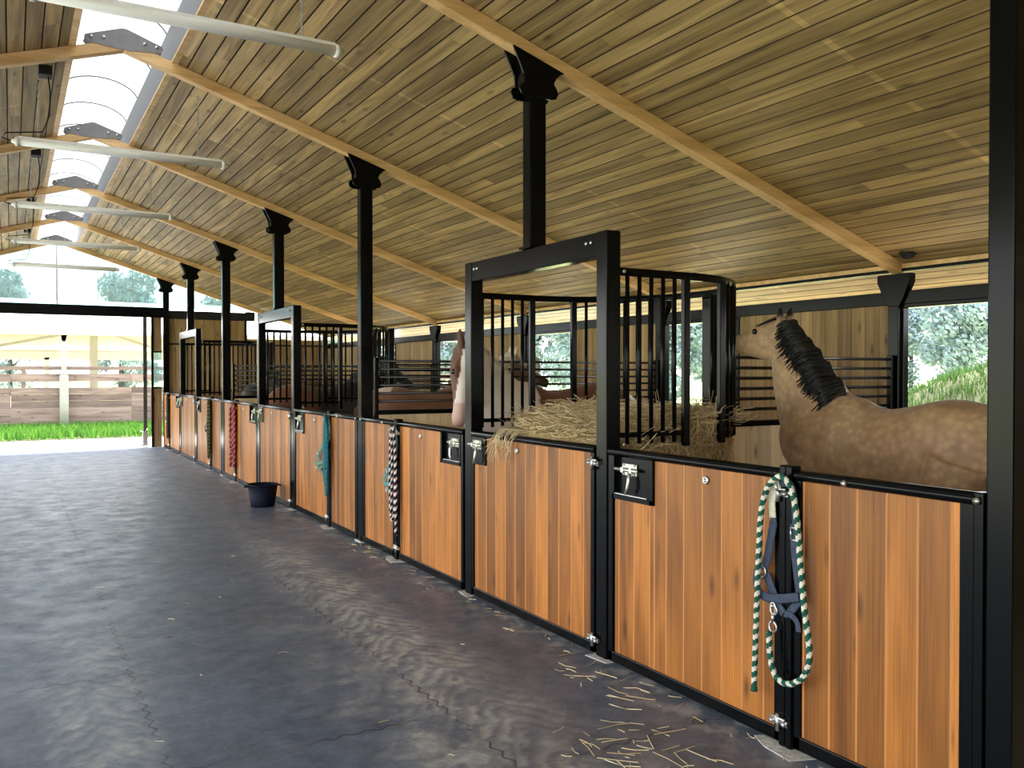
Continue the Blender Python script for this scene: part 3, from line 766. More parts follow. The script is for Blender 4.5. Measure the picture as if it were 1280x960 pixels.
# ------------------------------------------------------------------ far end wall
mb = MB(); x = 2.91
while x < WB:
    q = min(x+.14, WB); mb.box(x+.0015, q-.0015, YEND+.01, YEND+.035, 0, 2.15, R.random()); x = q
mb.prism([(2.91, 2.19), (4.5, 2.19), (4.5, 2.72), (2.91, 2.72)], 'y', YEND+.012, YEND+.04, .35)
mb.prism([(4.5, 2.19), (WB, 2.19), (WB, 2.30), (4.5, 2.30)], 'y', YEND+.012, YEND+.04, .6)
mb.box(2.60, 2.76, YEND+.01, YEND+.04, 0, 1.25, .2); mb.box(2.60, 2.76, YEND+.01, YEND+.04, 2.0, 2.72, .1)
struct(mb.build('wall_far', 'wallwood', bevel=.003), 'boarded end wall beside the far doorway', 'wall')
mb = MB(); mb.box(2.91, WB, YEND-.0, YEND+.05, 2.15, 2.19); mb.box(2.91, 4.5, YEND-.0, YEND+.05, 2.70, 2.88)
mb.prism([(4.5, 2.70), (4.70, 2.70), (4.70, zr(4.7)), (4.5, 2.90)], 'y', YEND, YEND+.05); mb.box(4.47, 4.53, YEND, YEND+.05, 2.19, 2.72)
struct(mb.build('trim_12', 'black2'), 'dark rails across the boarded end wall', 'trim')
mb = MB(); mb.box(-3.1, 2.80, YEND-.03, YEND+.10, 2.715, 2.93)
struct(mb.build('trim_13', 'black', bevel=.01), 'heavy black beam over the far doorway', 'trim')
mb = MB(); mb.box(2.555, 2.60, YEND-.02, YEND+.08, 0, 2.715); mb.box(2.60, 2.76, YEND, YEND+.05, 1.235, 1.265); mb.box(2.60, 2.76, YEND, YEND+.05, 1.985, 2.015)
struct(mb.build('door_1', 'black', bevel=.004), 'black jamb of the open far doorway', 'door')
mb = MB(); mb.box(2.60, 2.76, YEND+.02, YEND+.026, 1.265, 1.985)
struct(mb.build('window_13', 'gable'), 'narrow pane beside the far doorway', 'window')
mb = MB(); mb.prism([(4.53, 2.30), (WB, 2.30), (WB, zr(WB)+.05), (4.70, zr(4.7)), (4.70, 2.70), (4.53, 2.70)], 'y', YEND+.02, YEND+.026)
struct(mb.build('window_14', 'glass'), 'clear pane high in the end wall corner', 'window')
mb = MB(); mb.prism([(-3.0, 2.93), (2.72, 2.93), (4.66, 2.90), (XR, zr(XR))], 'y', YEND+.03, YEND+.036)
struct(mb.build('window_15', 'gable'), 'hazy clear gable panel above the far doorway', 'window')
gm = thing('trim_14', 'thin upright bars in the clear gable', 'trim', (0, YEND+.02, 0)); gm['kind'] = 'structure'
for xx in (XR+.006, 1.55, -.4, 2.2):
    mb = MB(); w = .014 if xx == XR+.006 else .005; mb.box(xx-w, xx+w, -.01, .01, 2.93, zr(xx)); mb.build('bar', 'alu', gm)
mb = MB(); mb.box(-3.05, -1.0, YEND, YEND+.05, 0, 2.72, .4)
struct(mb.build('wall_far_corner', 'wallwood'), 'boarded end wall on the unseen side of the doorway', 'wall')
mb = MB(); x = -3.0
while x < WB:
    q = min(x+.14, WB); mb.box(x+.0015, q-.0015, YBACK-.03, YBACK, 0, zr((x+q)/2)+.05, R.random()); x = q
struct(mb.build('wall_near', 'wallwood'), 'boarded end wall behind the viewer', 'wall')
mb = MB()
for n in range(-3, 6): mb.box(-3.05, -2.95, YC(n)-.05, YC(n)+.05, 0, zr(-3)+.0, .5)  # unseen posts added along the side opened for daylight
struct(mb.build('added_left_posts', 'wallwood'), 'unseen timber posts added where the side is left open for light', 'wall')
t = thing('door_track_post', 'rust-brown steel guide post just inside the far doorway', 'post', (2.465, YEND+.25, 0))
mb = MB(); mb.box(-.035, .035, -.03, .03, 0, 2.74); mb.build('shaft', 'bark', t)
mb = MB(); mb.box(-.09, .05, -.07, .07, -.015, .05); mb.box(-.05, .045, -.05, .05, .05, .30); mb.sweep([(-.10, -.02, .34), (-.02, -.03, .30), (.04, -.03, .38)], .012, seg=6); mb.build('foot_bracket', 'galv', t)

# ------------------------------------------------------------------ tube lights on chains
tube_lab = ['nearest white tube light, hanging highest in the picture', 'second white tube light from the viewer along the aisle', 'third white tube light from the viewer along the aisle',
            'fourth white tube light from the viewer along the aisle', 'farthest white tube light in front of the clear gable']
def tube_light(lab, loc):
    t = thing('tube_light', lab, 'light', loc, 0, 'hanging tube lights'); Lh = .79
    mb = MB(); mb.sweep([(-Lh, 0, 0), (Lh, 0, 0)], .036, .030, 16); mb.box(-Lh, Lh, -.022, .022, .018, .042); mb.build('housing', 'white', t)
    for s in (-1, 1):
        mb = MB(); mb.lathe([(.040, s*Lh), (.040, s*(Lh+.025)), (.02, s*(Lh+.032)), (.014, s*(Lh+.055)), (0, s*(Lh+.056))], 14, axis='x'); mb.build('end_cap', 'white', t)
        x = s*.62-.03; zt_ = zb(loc[0]+x)-loc[2]-.012; mb = MB(); z = .04; k = 0
        while z < zt_-.02:      # links
            ax = 1 if k % 2 else 0
            mb.sweep([(x+(.008*math.cos(a) if ax else 0), (0 if ax else .008*math.cos(a)), z+.017+.019*math.sin(a)) for a in [2*PI*i/8 for i in range(8)]], .0028, seg=4, closed=True)
            z += .030; k += 1
        mb.build('chain', 'chain', t)
    xb = -.60; zt2 = zb(loc[0]+xb)-loc[2]
    mb = MB(); mb.box(xb-.05, xb+.05, -.07, .07, zt2-.08, zt2-.004); mb.build('junction_box', 'black2', t, bevel=.006)
    mb = MB(); mb.sweep([(xb+.02, 0, zt2-.06), (xb+.035, .0, zt2-.2), (xb+.03, .01, .25), (xb-.02, .0, .10), (-Lh-.09, 0, .06), (-Lh-.12, 0, .02), (-Lh-.05, 0, 0)], .006, seg=6); mb.build('cable', 'black2', t)
    return t
tl0 = None
for i, y in enumerate((5.1, 8.1, 11.1, 14.1, 17.1)):
    loc = (.91 if i == 0 else .86, y, 3.49 if i == 0 else 3.425-.006*i)
    if tl0 is None or i == 1: tl0 = tube_light(tube_lab[i], loc)
    else: dup(tl0, loc, tube_lab[i])

# ------------------------------------------------------------------ bucket
t = thing('bucket', 'navy rubber feed bucket on the floor below the second door frame', 'bucket', (2.545, 10.28, 0))
mb = MB(); mb.lathe([(.0, .004), (.125, .004), (.130, .0), (.138, .02), (.170, .25), (.160, .25), (.130, .03), (0, .025)], 40); mb.build('body', 'bucket', t)
mb = MB(); mb.sweep([(.172*math.cos(2*PI*i/40), .172*math.sin(2*PI*i/40), .252) for i in range(40)], .010, seg=8, closed=True); mb.build('rim', 'bucket', t)
for s in (-1, 1):
    mb = MB(); mb.sweep([(s*.17, -.04, .245), (s*.20, -.035, .235), (s*.205, 0, .23), (s*.20, .035, .235), (s*.17, .04, .245)], .009, seg=8); mb.build('handle', 'bucket', t)

# ------------------------------------------------------------------ horses
def cr(pts, n=6):
    """smooth curve through points (Catmull-Rom), any tuple length"""
    P = [tuple(p) for p in pts]; P = [P[0]]+P+[P[-1]]; out = []
    for i in range(1, len(P)-2):
        for k in range(n):
            t = k/n; a, b, c, d = P[i-1], P[i], P[i+1], P[i+2]
            out.append(tuple(.5*((2*b[j])+(-a[j]+c[j])*t+(2*a[j]-5*b[j]+4*c[j]-d[j])*t*t+(-a[j]+3*b[j]-3*c[j]+d[j])*t**3) for j in range(len(b))))
    out.append(P[-2]); return out
def strand(mb, pts, r, rnd): mb.sweep(pts, [r, r*1.1, r*.9, r*.35][:len(pts)] if len(pts) == 4 else r, seg=4, rnd=rnd)
def make_horse(label, loc, rotz, neck, H, up, colour, mat, mane, mane_side=1, mane_len=.18, tailmat='blackhair', scale=1.0, head_scale=1.0, forelock=True, group=None, ear=.8):
    H = Vector(H).normalized(); up = Vector(up); lat = H.cross(up).normalized(); up = lat.cross(H).normalized()
    b = MB()
    body = cr([(-.74, 1.03, .10, .14), (-.70, 1.05, .17, .22), (-.58, 1.08, .245, .285), (-.40, 1.10, .275, .305), (-.18, 1.075, .275, .285), (.02, 1.03, .285, .305),
            (.20, 1.035, .275, .325), (.36, 1.07, .245, .345), (.52, 1.08, .235, .32), (.66, 1.10, .215, .26), (.77, 1.10, .165, .19), (.83, 1.09, .09, .11)], 4)
    b.sweep([(p[0], 0, p[1]) for p in body], [p[2] for p in body], [p[3] for p in body], 24, flat=(0, 0, 1))
    nk = cr(neck, 5)
    b.sweep([p[:3] for p in nk], [p[4] for p in nk], [p[3] for p in nk], 22, flat=(-.8, 0, .5))
    hs = head_scale; ho = Vector(neck[-1][:3])
    hd = [(-.07, 0, .085, .065), (0, -.005, .118, .085), (.08, -.022, .135, .098), (.16, -.028, .130, .100), (.25, -.020, .103, .082), (.34, -.008, .078, .064), (.43, .0, .064, .054), (.50, -.002, .064, .056), (.55, -.008, .054, .05), (.58, -.014, .032, .032)]
    hd = cr(hd, 4)
    b.sweep([tuple(ho+H*(p[0]*hs)+up*(p[1]*hs)) for p in hd], [p[3]*hs for p in hd], [p[2]*hs for p in hd], 20, flat=tuple(up))
    for s in (-1, 1):      # nostril wings, brow ridges, ears, legs
        q = ho+H*(.525*hs)+up*(.012*hs)+lat*(s*.035*hs); b.sweep([tuple(q-H*.03), tuple(q), tuple(q+H*.022)], [.018, .027, .012], seg=8)
        q = ho+H*(.165*hs)+up*(.065*hs)+lat*(s*.068*hs); b.sweep([tuple(q-H*.06), tuple(q), tuple(q+H*.05)], [.02, .033, .02], seg=8)
        e0 = ho+H*(-.015)+up*(.085*hs)+lat*(s*.055*hs); ed = (up*.93-H*.30+lat*(s*.22)).normalized()
        if abs(up.z) < .6: ed = (-H*.93+up*.15+lat*(s*.22)).normalized()
        b.sweep([tuple(e0-ed*.03), tuple(e0+ed*.03*ear), tuple(e0+ed*.085*ear), tuple(e0+ed*.135*ear), tuple(e0+ed*.175*ear)], [.030, .037, .040, .027, .010], [.026, .026, .024, .019, .009], 10, flat=tuple(H))
        f = [(.50, .16, 1.0, .11), (.51, .16, .80, .085), (.50, .15, .62, .066), (.505, .145, .47, .058), (.50, .145, .40, .046), (.50, .145, .24, .036), (.505, .145, .155, .046), (.53, .145, .09, .040), (.545, .145, .05, .056), (.552, .145, .0, .066)]
        b.sweep([(p[0], s*p[1], p[2]) for p in f], [p[3] for p in f], seg=14)
        h = [(-.52, .13, 1.05, .21), (-.47, .16, .85, .165), (-.50, .16, .70, .105), (-.62, .155, .54, .068), (-.645, .155, .47, .056), (-.62, .155, .32, .042), (-.60, .155, .17, .048), (-.57, .155, .09, .042), (-.555, .155, .05, .058), (-.548, .155, .0, .068)]
        b.sweep([(p[0], s*p[1], p[2]) for p in h], [p[3] for p in h], seg=14)
    tmp = b.build('tmp_body', 'eye')
    rm = tmp.modifiers.new('r', 'REMESH'); rm.mode = 'VOXEL'; rm.voxel_size = .0155; rm.use_smooth_shade = True
    sm = tmp.modifiers.new('s', 'SMOOTH'); sm.factor = .5; sm.iterations = 7
    dg = bpy.context.evaluated_depsgraph_get(); dg.update()
    me = bpy.data.meshes.new_from_object(tmp.evaluated_get(dg)); bpy.data.objects.remove(tmp)
    me.name = 'horse_body'; me.materials.clear(); me.materials.append(M[mat])
    ca = me.color_attributes.new('coat', 'FLOAT_COLOR', 'POINT'); cols = []
    info = dict(ho=ho, H=H, up=up, lat=lat, hs=hs)
    for v in me.vertices:
        d = v.co-ho; c = colour(v.co, d.dot(H)/hs, d.dot(up)/hs, d.dot(lat)/hs); cols += [c[0], c[1], c[2], 1]
    ca.data.foreach_set('color', cols)
    me.polygons.foreach_set('use_smooth', [True]*len(me.polygons))
    o = bpy.data.objects.new('horse', me); C.objects.link(o); o.location = loc; o.rotation_euler = (0, 0, rotz); o.scale = (scale,)*3
    tag(o, label, 'horse', group)
    for s in (-1, 1):
        e = MB(); q = ho+H*(.175*hs)+up*(.055*hs)+lat*(s*.088*hs); e.lathe([(0, -.022), (.014, -.018), (.021, -.006), (.021, .006), (.014, .018), (0, .022)], 14, tuple(q)); e.build('eye', 'eye', o)
    # mane along the crest
    mm = MB(); ny = len(nk)
    def crest(t):
        x = t*(ny-1); i = min(int(x), ny-2); f = x-i
        p = [nk[i][j]*(1-f)+nk[i+1][j]*f for j in range(5)]
        tn = Vector(nk[i+1][:3])-Vector(nk[i][:3]); tn.normalize(); na = tn.cross(Vector((-.8, 0, .5))).normalized(); nb = na.cross(tn)
        return Vector(p[:3])+nb*(p[3]-.008), na, nb, tn, p[4], p[3]
    for k in range(520):
        t = .26+.74*R.random(); c0, na, nb, tn, hw, hh = crest(t); sd = na*(-mane_side) if na.y > 0 else na*mane_side
        sd = Vector((0, mane_side, 0)) if abs(na.y) < .3 else (na if na.y*mane_side > 0 else -na)
        ln = mane_len*R.uniform(.55, 1.2)*(1+.25*math.sin(t*31)); g = R.uniform(-.045, .045)
        p0 = c0-sd*.012; p1 = c0+nb*(.018+.022*max(0, math.sin(t*46))*R.random())+sd*.03+tn*g; p2 = c0+sd*(hw*.72+.02)-nb*(ln*.45)+tn*g*1.5; p3 = c0+sd*(hw*1.0+.012)-nb*ln+tn*(g*2-.03)
        strand(mm, [p0, p1, p2, p3], .0075, R.random())
    if forelock:
        for k in range(60):
            q = ho-H*.03+up*(.10*hs)+lat*R.uniform(-.035, .035); d = R.uniform(-.03, .03)
            strand(mm, [q, q+H*.06+up*.022, q+H*.12+up*.008+lat*d, q+H*.19-up*.008+lat*d*2], .006, R.random())
    mm.build('mane', mane, o)
    tl = MB()
    for k in range(120):
        a = R.uniform(-1, 1); bb = R.uniform(-1, 1); st = Vector((-.74, .03*a, 1.19+.03*bb)); ln = R.uniform(.6, .85)
        strand(tl, [st, st+Vector((-.09, .01*a, -.05)), st+Vector((-.13+.03*bb, .05*a, -.38)), st+Vector((-.10+.05*bb, .06*a, -ln))], .010, R.random())
    tl.build('tail', tailmat, o)
    return o
def nz(p, s, seed=0.0):
    from mathutils import noise
    return noise.noise(Vector(p)*s+Vector((seed, seed*1.7, -seed)))
def lerp(a, b, t): t = max(0, min(1, t)); return tuple(a[i]*(1-t)+b[i]*t for i in range(3))
def buckskin(p, th, uh, lh):
    base = (.46, .295, .160); dark = (.20, .12, .060); light = (.66, .47, .29)
    c = lerp(base, dark, (p.z-1.25)*4.5+nz(p, 3)*.5 if p.x < .45 else (nz(p, 3, 4))*.5)
    c = lerp(c, light, nz(p, 2.6, 9)*1.1-.05+(.25 if p.x > .5 else 0))
    c = lerp(c, dark, (nz(p, 9, 3)-.1)*.6)
    if p.z < .62: c = lerp(c, (.012, .010, .010), (.62-p.z)*5)
    if .0 < th < .40 and uh > .07 and p.z > 1.6: c = lerp(c, (.10, .065, .042), (uh-.07)*12)
    if th > .30 and p.z > 1.3: c = lerp(c, (.03, .025, .025), (th-.30)*5)
    if th < .05 and uh > .10: c = lerp(c, (.012, .010, .010), (uh-.10)*40)
    return c
def paint(p, th, uh, lh):
    br = (.150, .052, .026); wh = (.78, .70, .62)
    n = nz(p, 1.7, 2)*.12
    c = wh if (p.x > .28+n or p.x < -.66+n or p.z < .62+n) else br
    c = lerp(br, c, 1.0)
    if -.26 < th < .08 and uh > -.03 and p.z > 1.66: return (.10, .04, .024)
    if -.06 < th and uh > -.15 and abs(lh) < .13 and p.z > 1.0 and p.x > .6:
        c = (.115, .045, .026)
        if abs(lh) < .045+.03*max(0, th-.15) and uh > -.02: c = (.78, .69, .63)
        if th > .40: c = (.60, .40, .36)
    return c
def chestnut(p, th, uh, lh):
    br = (.18, .085, .048); wh = (.66, .58, .50)
    c = lerp(br, (.24, .13, .08), nz(p, 3, 5)+.2)
    if p.z > 1.33 and nz(p, 4.5, 12) > .16 and p.x < .1: c = wh
    if p.z > 1.4 and p.x > .55 and th < .02: c = wh
    if th > -.04 and p.z > 1.25 and p.x > .7:
        c = (.14, .075, .045)
        if uh > .03: c = (.45, .36, .28)
        if th > .42: c = (.04, .032, .032)
    if p.z < .4: c = wh
    return c
def bay(p, th, uh, lh):
    c = lerp((.16, .06, .028), (.012, .010, .009), (p.x+.28)*6)
    if p.z < .6: c = (.010, .009, .009)
    return c
def dark(p, th, uh, lh): return (.014, .012, .012)
neck1 = [(.46, 0, 1.06, .36, .215), (.58, 0, 1.24, .31, .175), (.68, 0, 1.42, .265, .14), (.76, 0, 1.58, .22, .115), (.825, 0, 1.72, .165, .092), (.875, 0, 1.83, .125, .078)]
make_horse('pale brown horse with black mane behind the near panels, head turned toward the rack', (4.70, 3.475, 0), PI/2, neck1, (.97, .20, -.17), (.1, .1, 1), buckskin, 'coat1', 'blackhair', 1, .13, ear=.62)
neck2 = [(.46, 0, 1.06, .36, .215), (.60, .02, 1.22, .29, .17), (.73, .05, 1.37, .23, .13), (.84, .09, 1.50, .185, .105), (.91, .14, 1.59, .15, .088), (.945, .19, 1.645, .12, .078)]
make_horse('brown and white paint horse with a white blaze, head lowered beside the nearest door frame', (4.14, 6.42, 0), PI, neck2, (.16, .10, -.98), (.24, .97, .1), paint, 'coat2', 'whitehair', -1, .12, 'whitehair', 1.05, forelock=False)
neck3 = [(.46, 0, 1.06, .36, .215), (.62, 0, 1.20, .29, .17), (.78, 0, 1.36, .235, .13), (.92, 0, 1.50, .19, .105), (1.03, 0, 1.60, .15, .09), (1.10, 0, 1.66, .125, .078)]
make_horse('chestnut horse with pale face and dark muzzle, behind bars beyond the paint horse', (4.08, 9.05, 0), 0, neck3, (.90, 0, -.42), (.3, 0, 1), chestnut, 'coat2', 'whitehair', -1, .12, 'brownhair')
neck4 = [(.46, 0, 1.06, .36, .215), (.60, 0, 1.24, .30, .17), (.74, 0, 1.40, .24, .135), (.86, 0, 1.53, .19, .105), (.95, 0, 1.62, .15, .09), (1.02, 0, 1.67, .125, .078)]
make_horse('dark bay horse seen through the bars of the second hay rack', (3.84, 12.12, 0), .12, neck4, (.80, 0, -.55), (.5, 0, 1), bay, 'coat2', 'blackhair', -1, .15)
neck5 = [(.46, 0, 1.06, .36, .215), (.62, 0, 1.20, .29, .17), (.78, 0, 1.30, .235, .13), (.92, 0, 1.36, .19, .105), (1.03, 0, 1.40, .15, .09), (1.10, 0, 1.42, .125, .078)]
make_horse('black horse deep in the stall with the red rope, seen between rack bars', (3.75, 15.15, 0), 1.15, neck5, (.80, 0, -.55), (.5, 0, 1), dark, 'coat2', 'blackhair', -1, .12)

# ------------------------------------------------------------------ halters and ropes on the hinge posts
XH = W-.030
def yz(l, dx=0.0, y0=0.0): return [(dx, p[0]-y0, p[1]) for p in l]
def rope(label, mat, k, paths, snap=None, r=.0125, pitch=.046, group='lead ropes on the hinge posts'):
    t = thing('lead_rope', label, 'rope', (XH, hp_y[k], 0), 0, group)
    for i, p in enumerate(paths):
        c = cr(p, 10); out = [Vector(c[0])]
        for q in c[1:]:       # dense rings so that the twist shows
            q = Vector(q); d = (q-out[-1]).length; m = max(1, int(d/.0055)); a = out[-1].copy()
            for j in range(1, m+1): out.append(a.lerp(q, j/m))
        mb = MB(); mb.sweep(out, r, seg=12, stripe=pitch); mb.build('rope', mat, t)
        e = MB(); e.sweep([out[0], out[0]+Vector((0, 0, -.02))], [r*1.1, r*1.25], seg=9); e.build('rope_end', mat, t) if i == 0 else None
    if snap:
        y, z = snap; mb = MB()
        mb.sweep([(0, y+.020*math.cos(a), z+.022*math.sin(a)) for a in [2*PI*i/14 for i in range(14)]], .0055, seg=6, closed=True)
        mb.sweep([(0, y, z+.02), (0, y, z+.055)], .008, seg=8)
        mb.sweep([(0, y+.014*math.cos(a), z+.078+.024*math.sin(a)) for a in [2*PI*i/14 for i in range(14)]], .005, seg=6, closed=True)
        mb.build('snap_hook', 'galv', t)
    return t
Y1 = 2.557
def halter(label, mat, k, ky=1.0, flare=0.0, pad='pad', group='halters on the hinge posts'):
    t = thing('halter', label, 'halter', (XH+.010, hp_y[k], 0), 0, group)
    def m(l, dx=0.0): return [(dx, (p[0]-Y1)*ky+flare*max(0, .9-p[1]), p[1]) for p in l]
    def strap(nm, l, w=.012, dx=0.0, mt=None):
        c = cr(m(l, dx), 6); mb = MB(); mb.sweep(c, w, .0035, 8, flat=(1, 0, 0)); return mb.build(nm, mt or mat, t)
    strap('crown_strap', [(2.611, .924), (2.618, 1.023), (2.603, 1.082), (2.559, 1.100), (2.521, 1.095), (2.504, 1.050), (2.497, .941), (2.484, .804)], .017)
    strap('crown_pad', [(2.613, .95), (2.617, 1.02), (2.603, 1.075), (2.575, 1.095)], .020, -.006, pad)
    strap('cheek_strap', [(2.612, .93), (2.632, .84), (2.647, .775), (2.668, .72)], .021)
    strap('cheek_strap', [(2.505, .939), (2.500, .826), (2.486, .732), (2.472, .655)], .019)
    strap('nose_band', [(2.690, .712), (2.697, .660), (2.676, .622), (2.622, .612), (2.548, .626), (2.466, .650)], .020, -.012)
    strap('jaw_strap', [(2.654, .711), (2.618, .644), (2.588, .590), (2.556, .560)], .022)
    strap('jaw_strap', [(2.473, .643), (2.506, .597), (2.548, .560), (2.585, .585)], .018, .006)
    strap('loose_end', [(2.548, .562), (2.515, .562), (2.485, .540), (2.476, .505)], .014)
    for (a, z, r) in ((2.672, .714, .026), (2.600, .566, .018)):
        mb = MB(); q = m([(a, z)])[0]
        mb.sweep([(q[0]-.01, q[1]+r*math.cos(u), z+r*math.sin(u)) for u in [2*PI*i/16 for i in range(16)]], .0045, seg=6, closed=True); mb.build('ring', 'galv', t)
    mb = MB(); q = m([(2.496, .90)])[0]
    for dz in (-.025, .025): mb.sweep([(q[0]-.008, q[1]-.016, .90+dz), (q[0]-.008, q[1]+.016, .90+dz)], .004, seg=6)
    for dy in (-.016, .016): mb.sweep([(q[0]-.008, q[1]+dy, .875), (q[0]-.008, q[1]+dy, .925)], .004, seg=6)
    mb.build('buckle', 'galv', t)
    return t
halter('blue webbing halter with cream pad on the nearest hinge post', 'web_blue', 1)
rope1 = [(2.688, .225), (2.680, .42), (2.672, .626), (2.664, .797), (2.651, .969), (2.622, 1.066), (2.575, 1.118), (2.532, 1.128), (2.485, 1.079), (2.458, .963), (2.441, .805), (2.419, .617), (2.392, .449), (2.414, .358), (2.462, .310), (2.512, .289), (2.566, .302), (2.594, .359), (2.604, .44), (2.604, .478)]
rope('green and white twisted lead rope looped over the nearest hinge post', 'rope_gw', 1, [yz(rope1, -.022, Y1)], (2.604-Y1, .495))
def loop(w, top, bot, y=0.0, dx=0.0, wob=.0):
    dx *= .5; y -= .035
    return [(dx, y+w*.2, top), (dx, y+w*.8, top-.12), (dx, y+w+wob, (top+bot)/2), (dx, y+w*.9, bot+.10), (dx, y+w*.2, bot), (dx, y-w*.7, bot+.09), (dx, y-w-wob, (top+bot)/2), (dx, y-w*.8, top-.14), (dx, y-w*.1, top-.002)]
halter('teal webbing halter on the post with the black and white rope', 'web_teal', 2, .9, .30, 'web_teal')
rope('black and white striped lead rope hanging in long strands on the second hinge post', 'rope_bw', 2, [loop(.055, 1.13, .33, .02, -.02), [(-.012, -.03, 1.12), (-.012, -.08, .9), (-.012, -.095, .6), (-.012, -.085, .22)], [(-.012, .01, 1.12), (-.014, -.02, .8), (-.014, 0, .45), (-.012, .02, .36)]], (.03, .48), .011, .06)
halter('grey-green halter spread out on the post with the teal rope', 'web_green', 3, 1.2, .85, 'web_green')
rope('teal lead rope hanging in a narrow bundle on the hinge post right of the bucket', 'rope_teal', 3, [loop(.03, 1.13, .33, 0, -.02), loop(.055, 1.12, .45, .0, -.035), loop(.02, 1.14, .60, -.01, -.05)], (.06, .52), .012, .05)
halter('dark red halter on the post with the red rope', 'web_red', 4, 1.1, .25, 'web_red')
rope('red and pink lead rope hanging nearly to the floor', 'rope_red', 4, [loop(.06, 1.13, .22, -.03, -.02), loop(.11, 1.12, .42, .05, -.035), [(-.01, .06, .7), (-.01, .12, .45), (-.01, .15, .2)]], None, .017, .08)
halter('dark olive halter sticking out sideways on the fifth hinge post', 'web_dark', 5, 1.3, .55, 'web_dark')
rope('dark olive lead rope on the hinge post between red rope and far doorway', 'rope_olive', 5, [loop(.06, 1.13, .30, -.02, -.02), loop(.04, 1.12, .20, -.03, -.035)], None, .018, .06)
halter('thin dark halter on the hinge post nearest the far doorway', 'web_dark', 6, 1.2, .5, 'web_dark')
rope('thin dark lead rope on the hinge post nearest the far doorway', 'rope_dark', 6, [loop(.05, 1.13, .25, -.02, -.02)], None, .018, .06)

# ------------------------------------------------------------------ hay
def hay_h(x, y):
    h = 1.27+.05*nz((x, y, 0), 3.0, 3)+.03*nz((x, y, 0), 9, 1)
    d = max(0, .42-x)
    h -= d*.30
    if y > .15: h -= max(0, (.42-x))*min(1, (y-.15)*3)*1.7
    return h
mb = MB(); NU, NR = 64, 10; ctr = (.62, 0)
ring = []
for k in range(NU):
    a = 2*PI*k/NU; dx, dy = math.cos(a), math.sin(a); t = 0
    while True:
        x, y = ctr[0]+dx*t, dy*t
        if x < .075 or abs(y) > RC-.05 or (x > XC and (x-XC)**2+y*y > (RC-.05)**2): break
        t += .01
    ring.append((x, y))
vs = [(ctr[0], 0, hay_h(*ctr))]; fs = []
for j in range(1, NR+1):
    for k in range(NU):
        x = ctr[0]+(ring[k][0]-ctr[0])*j/NR; y = ring[k][1]*j/NR; vs.append((x, y, hay_h(x, y)-(.03 if j == NR else 0)))
for z in (.95, .6, .25):
    for k in range(NU): vs.append((ring[k][0], ring[k][1], z+.03*nz((ring[k][0]*5, ring[k][1]*5, z*5), 1)))
tot = NR+3
fs += [(0, 1+k, 1+(k+1) % NU) for k in range(NU)]
for j in range(tot-1):
    for k in range(NU): fs.append((1+j*NU+k, 1+(j+1)*NU+k, 1+(j+1)*NU+(k+1) % NU, 1+j*NU+(k+1) % NU))
fs.append(tuple(1+(tot-1)*NU+k for k in range(NU-1, -1, -1)))
mb.add(vs, fs, .3, True)
hay = mb.build('hay', 'haycore', None, (W, YC(0), 0))
tag(hay, 'heap of pale dry hay inside the nearest hay rack', 'hay', None, 'stuff')
mb = MB()
for _ in range(6500):
    k = R.randrange(NU); f = math.sqrt(R.random()); x = ctr[0]+(ring[k][0]-ctr[0])*f; y = ring[k][1]*f
    z = hay_h(x, y)+R.uniform(-.01, .03); a = R.uniform(0, 2*PI)
    l = R.uniform(.07, .24); d = Vector((math.cos(a), math.sin(a), R.uniform(-.15, .35)))
    p = Vector((x, y, z)); e = p+d*l
    if e.x < .03 or abs(e.y) > RC+.02: continue
    mb.stem(p, d, l, .0038, R.uniform(-.25, .25), R.random())
for _ in range(3600):
    k = R.randrange(NU); x, y = ring[k]; z = R.uniform(.75, hay_h(x, y)); n2 = Vector((x-ctr[0], y, 0)).normalized()
    t_ = Vector((-n2.y, n2.x, 0)); a = R.uniform(0, 2*PI); d = t_*math.cos(a)+Vector((0, 0, math.sin(a)))+n2*R.uniform(-.05, .15)
    if x < .12: continue
    mb.stem(Vector((x, y, z))+n2*R.uniform(0, .015), d, R.uniform(.06, .2), .0038, R.uniform(-.25, .25), R.random())
for _ in range(34):      # stalks hanging over the gate
    y = R.uniform(.10, .42); x0 = .06; pts = [(x0+.12, y+R.uniform(-.05, .05), 1.19), (.02, y, 1.185), (-.025, y+R.uniform(-.03, .03), 1.15-R.uniform(0, .03)), (-.03-R.uniform(0, .03), y+R.uniform(-.12, .12), R.uniform(.96, 1.12))]
    mb.sweep(pts, .0018, seg=4, rnd=R.uniform(.4, 1))
mb.build('hay_stems', 'hay', hay)['kind'] = 'stuff'
# loose straw
mb = MB()
def straw(x, y, l, a=None):
    a = R.uniform(0, 2*PI) if a is None else a
    mb.stem((x, y, .003), (math.cos(a), math.sin(a), R.uniform(0, .05)), l, .004, R.uniform(-.12, .12), R.random())
for _ in range(42): straw(R.gauss(2.22, .13), R.gauss(2.92, .22), R.uniform(.04, .20), R.gauss(-1.0, .6))
for _ in range(80): straw(W-.03-abs(R.gauss(0, .07)), R.uniform(1.7, 7.5), R.uniform(.02, .10))
for _ in range(40): straw(R.uniform(.3, 2.6), R.uniform(2.2, 8), R.uniform(.02, .06))
for _ in range(14): straw(R.gauss(2.5, .06), R.gauss(3.65, .2), R.uniform(.05, .16), R.gauss(-1.2, .5))
tag(mb.build('loose_straw', 'straw'), 'loose yellow straw scattered on the dark floor in front of the stalls', 'straw', None, 'stuff')

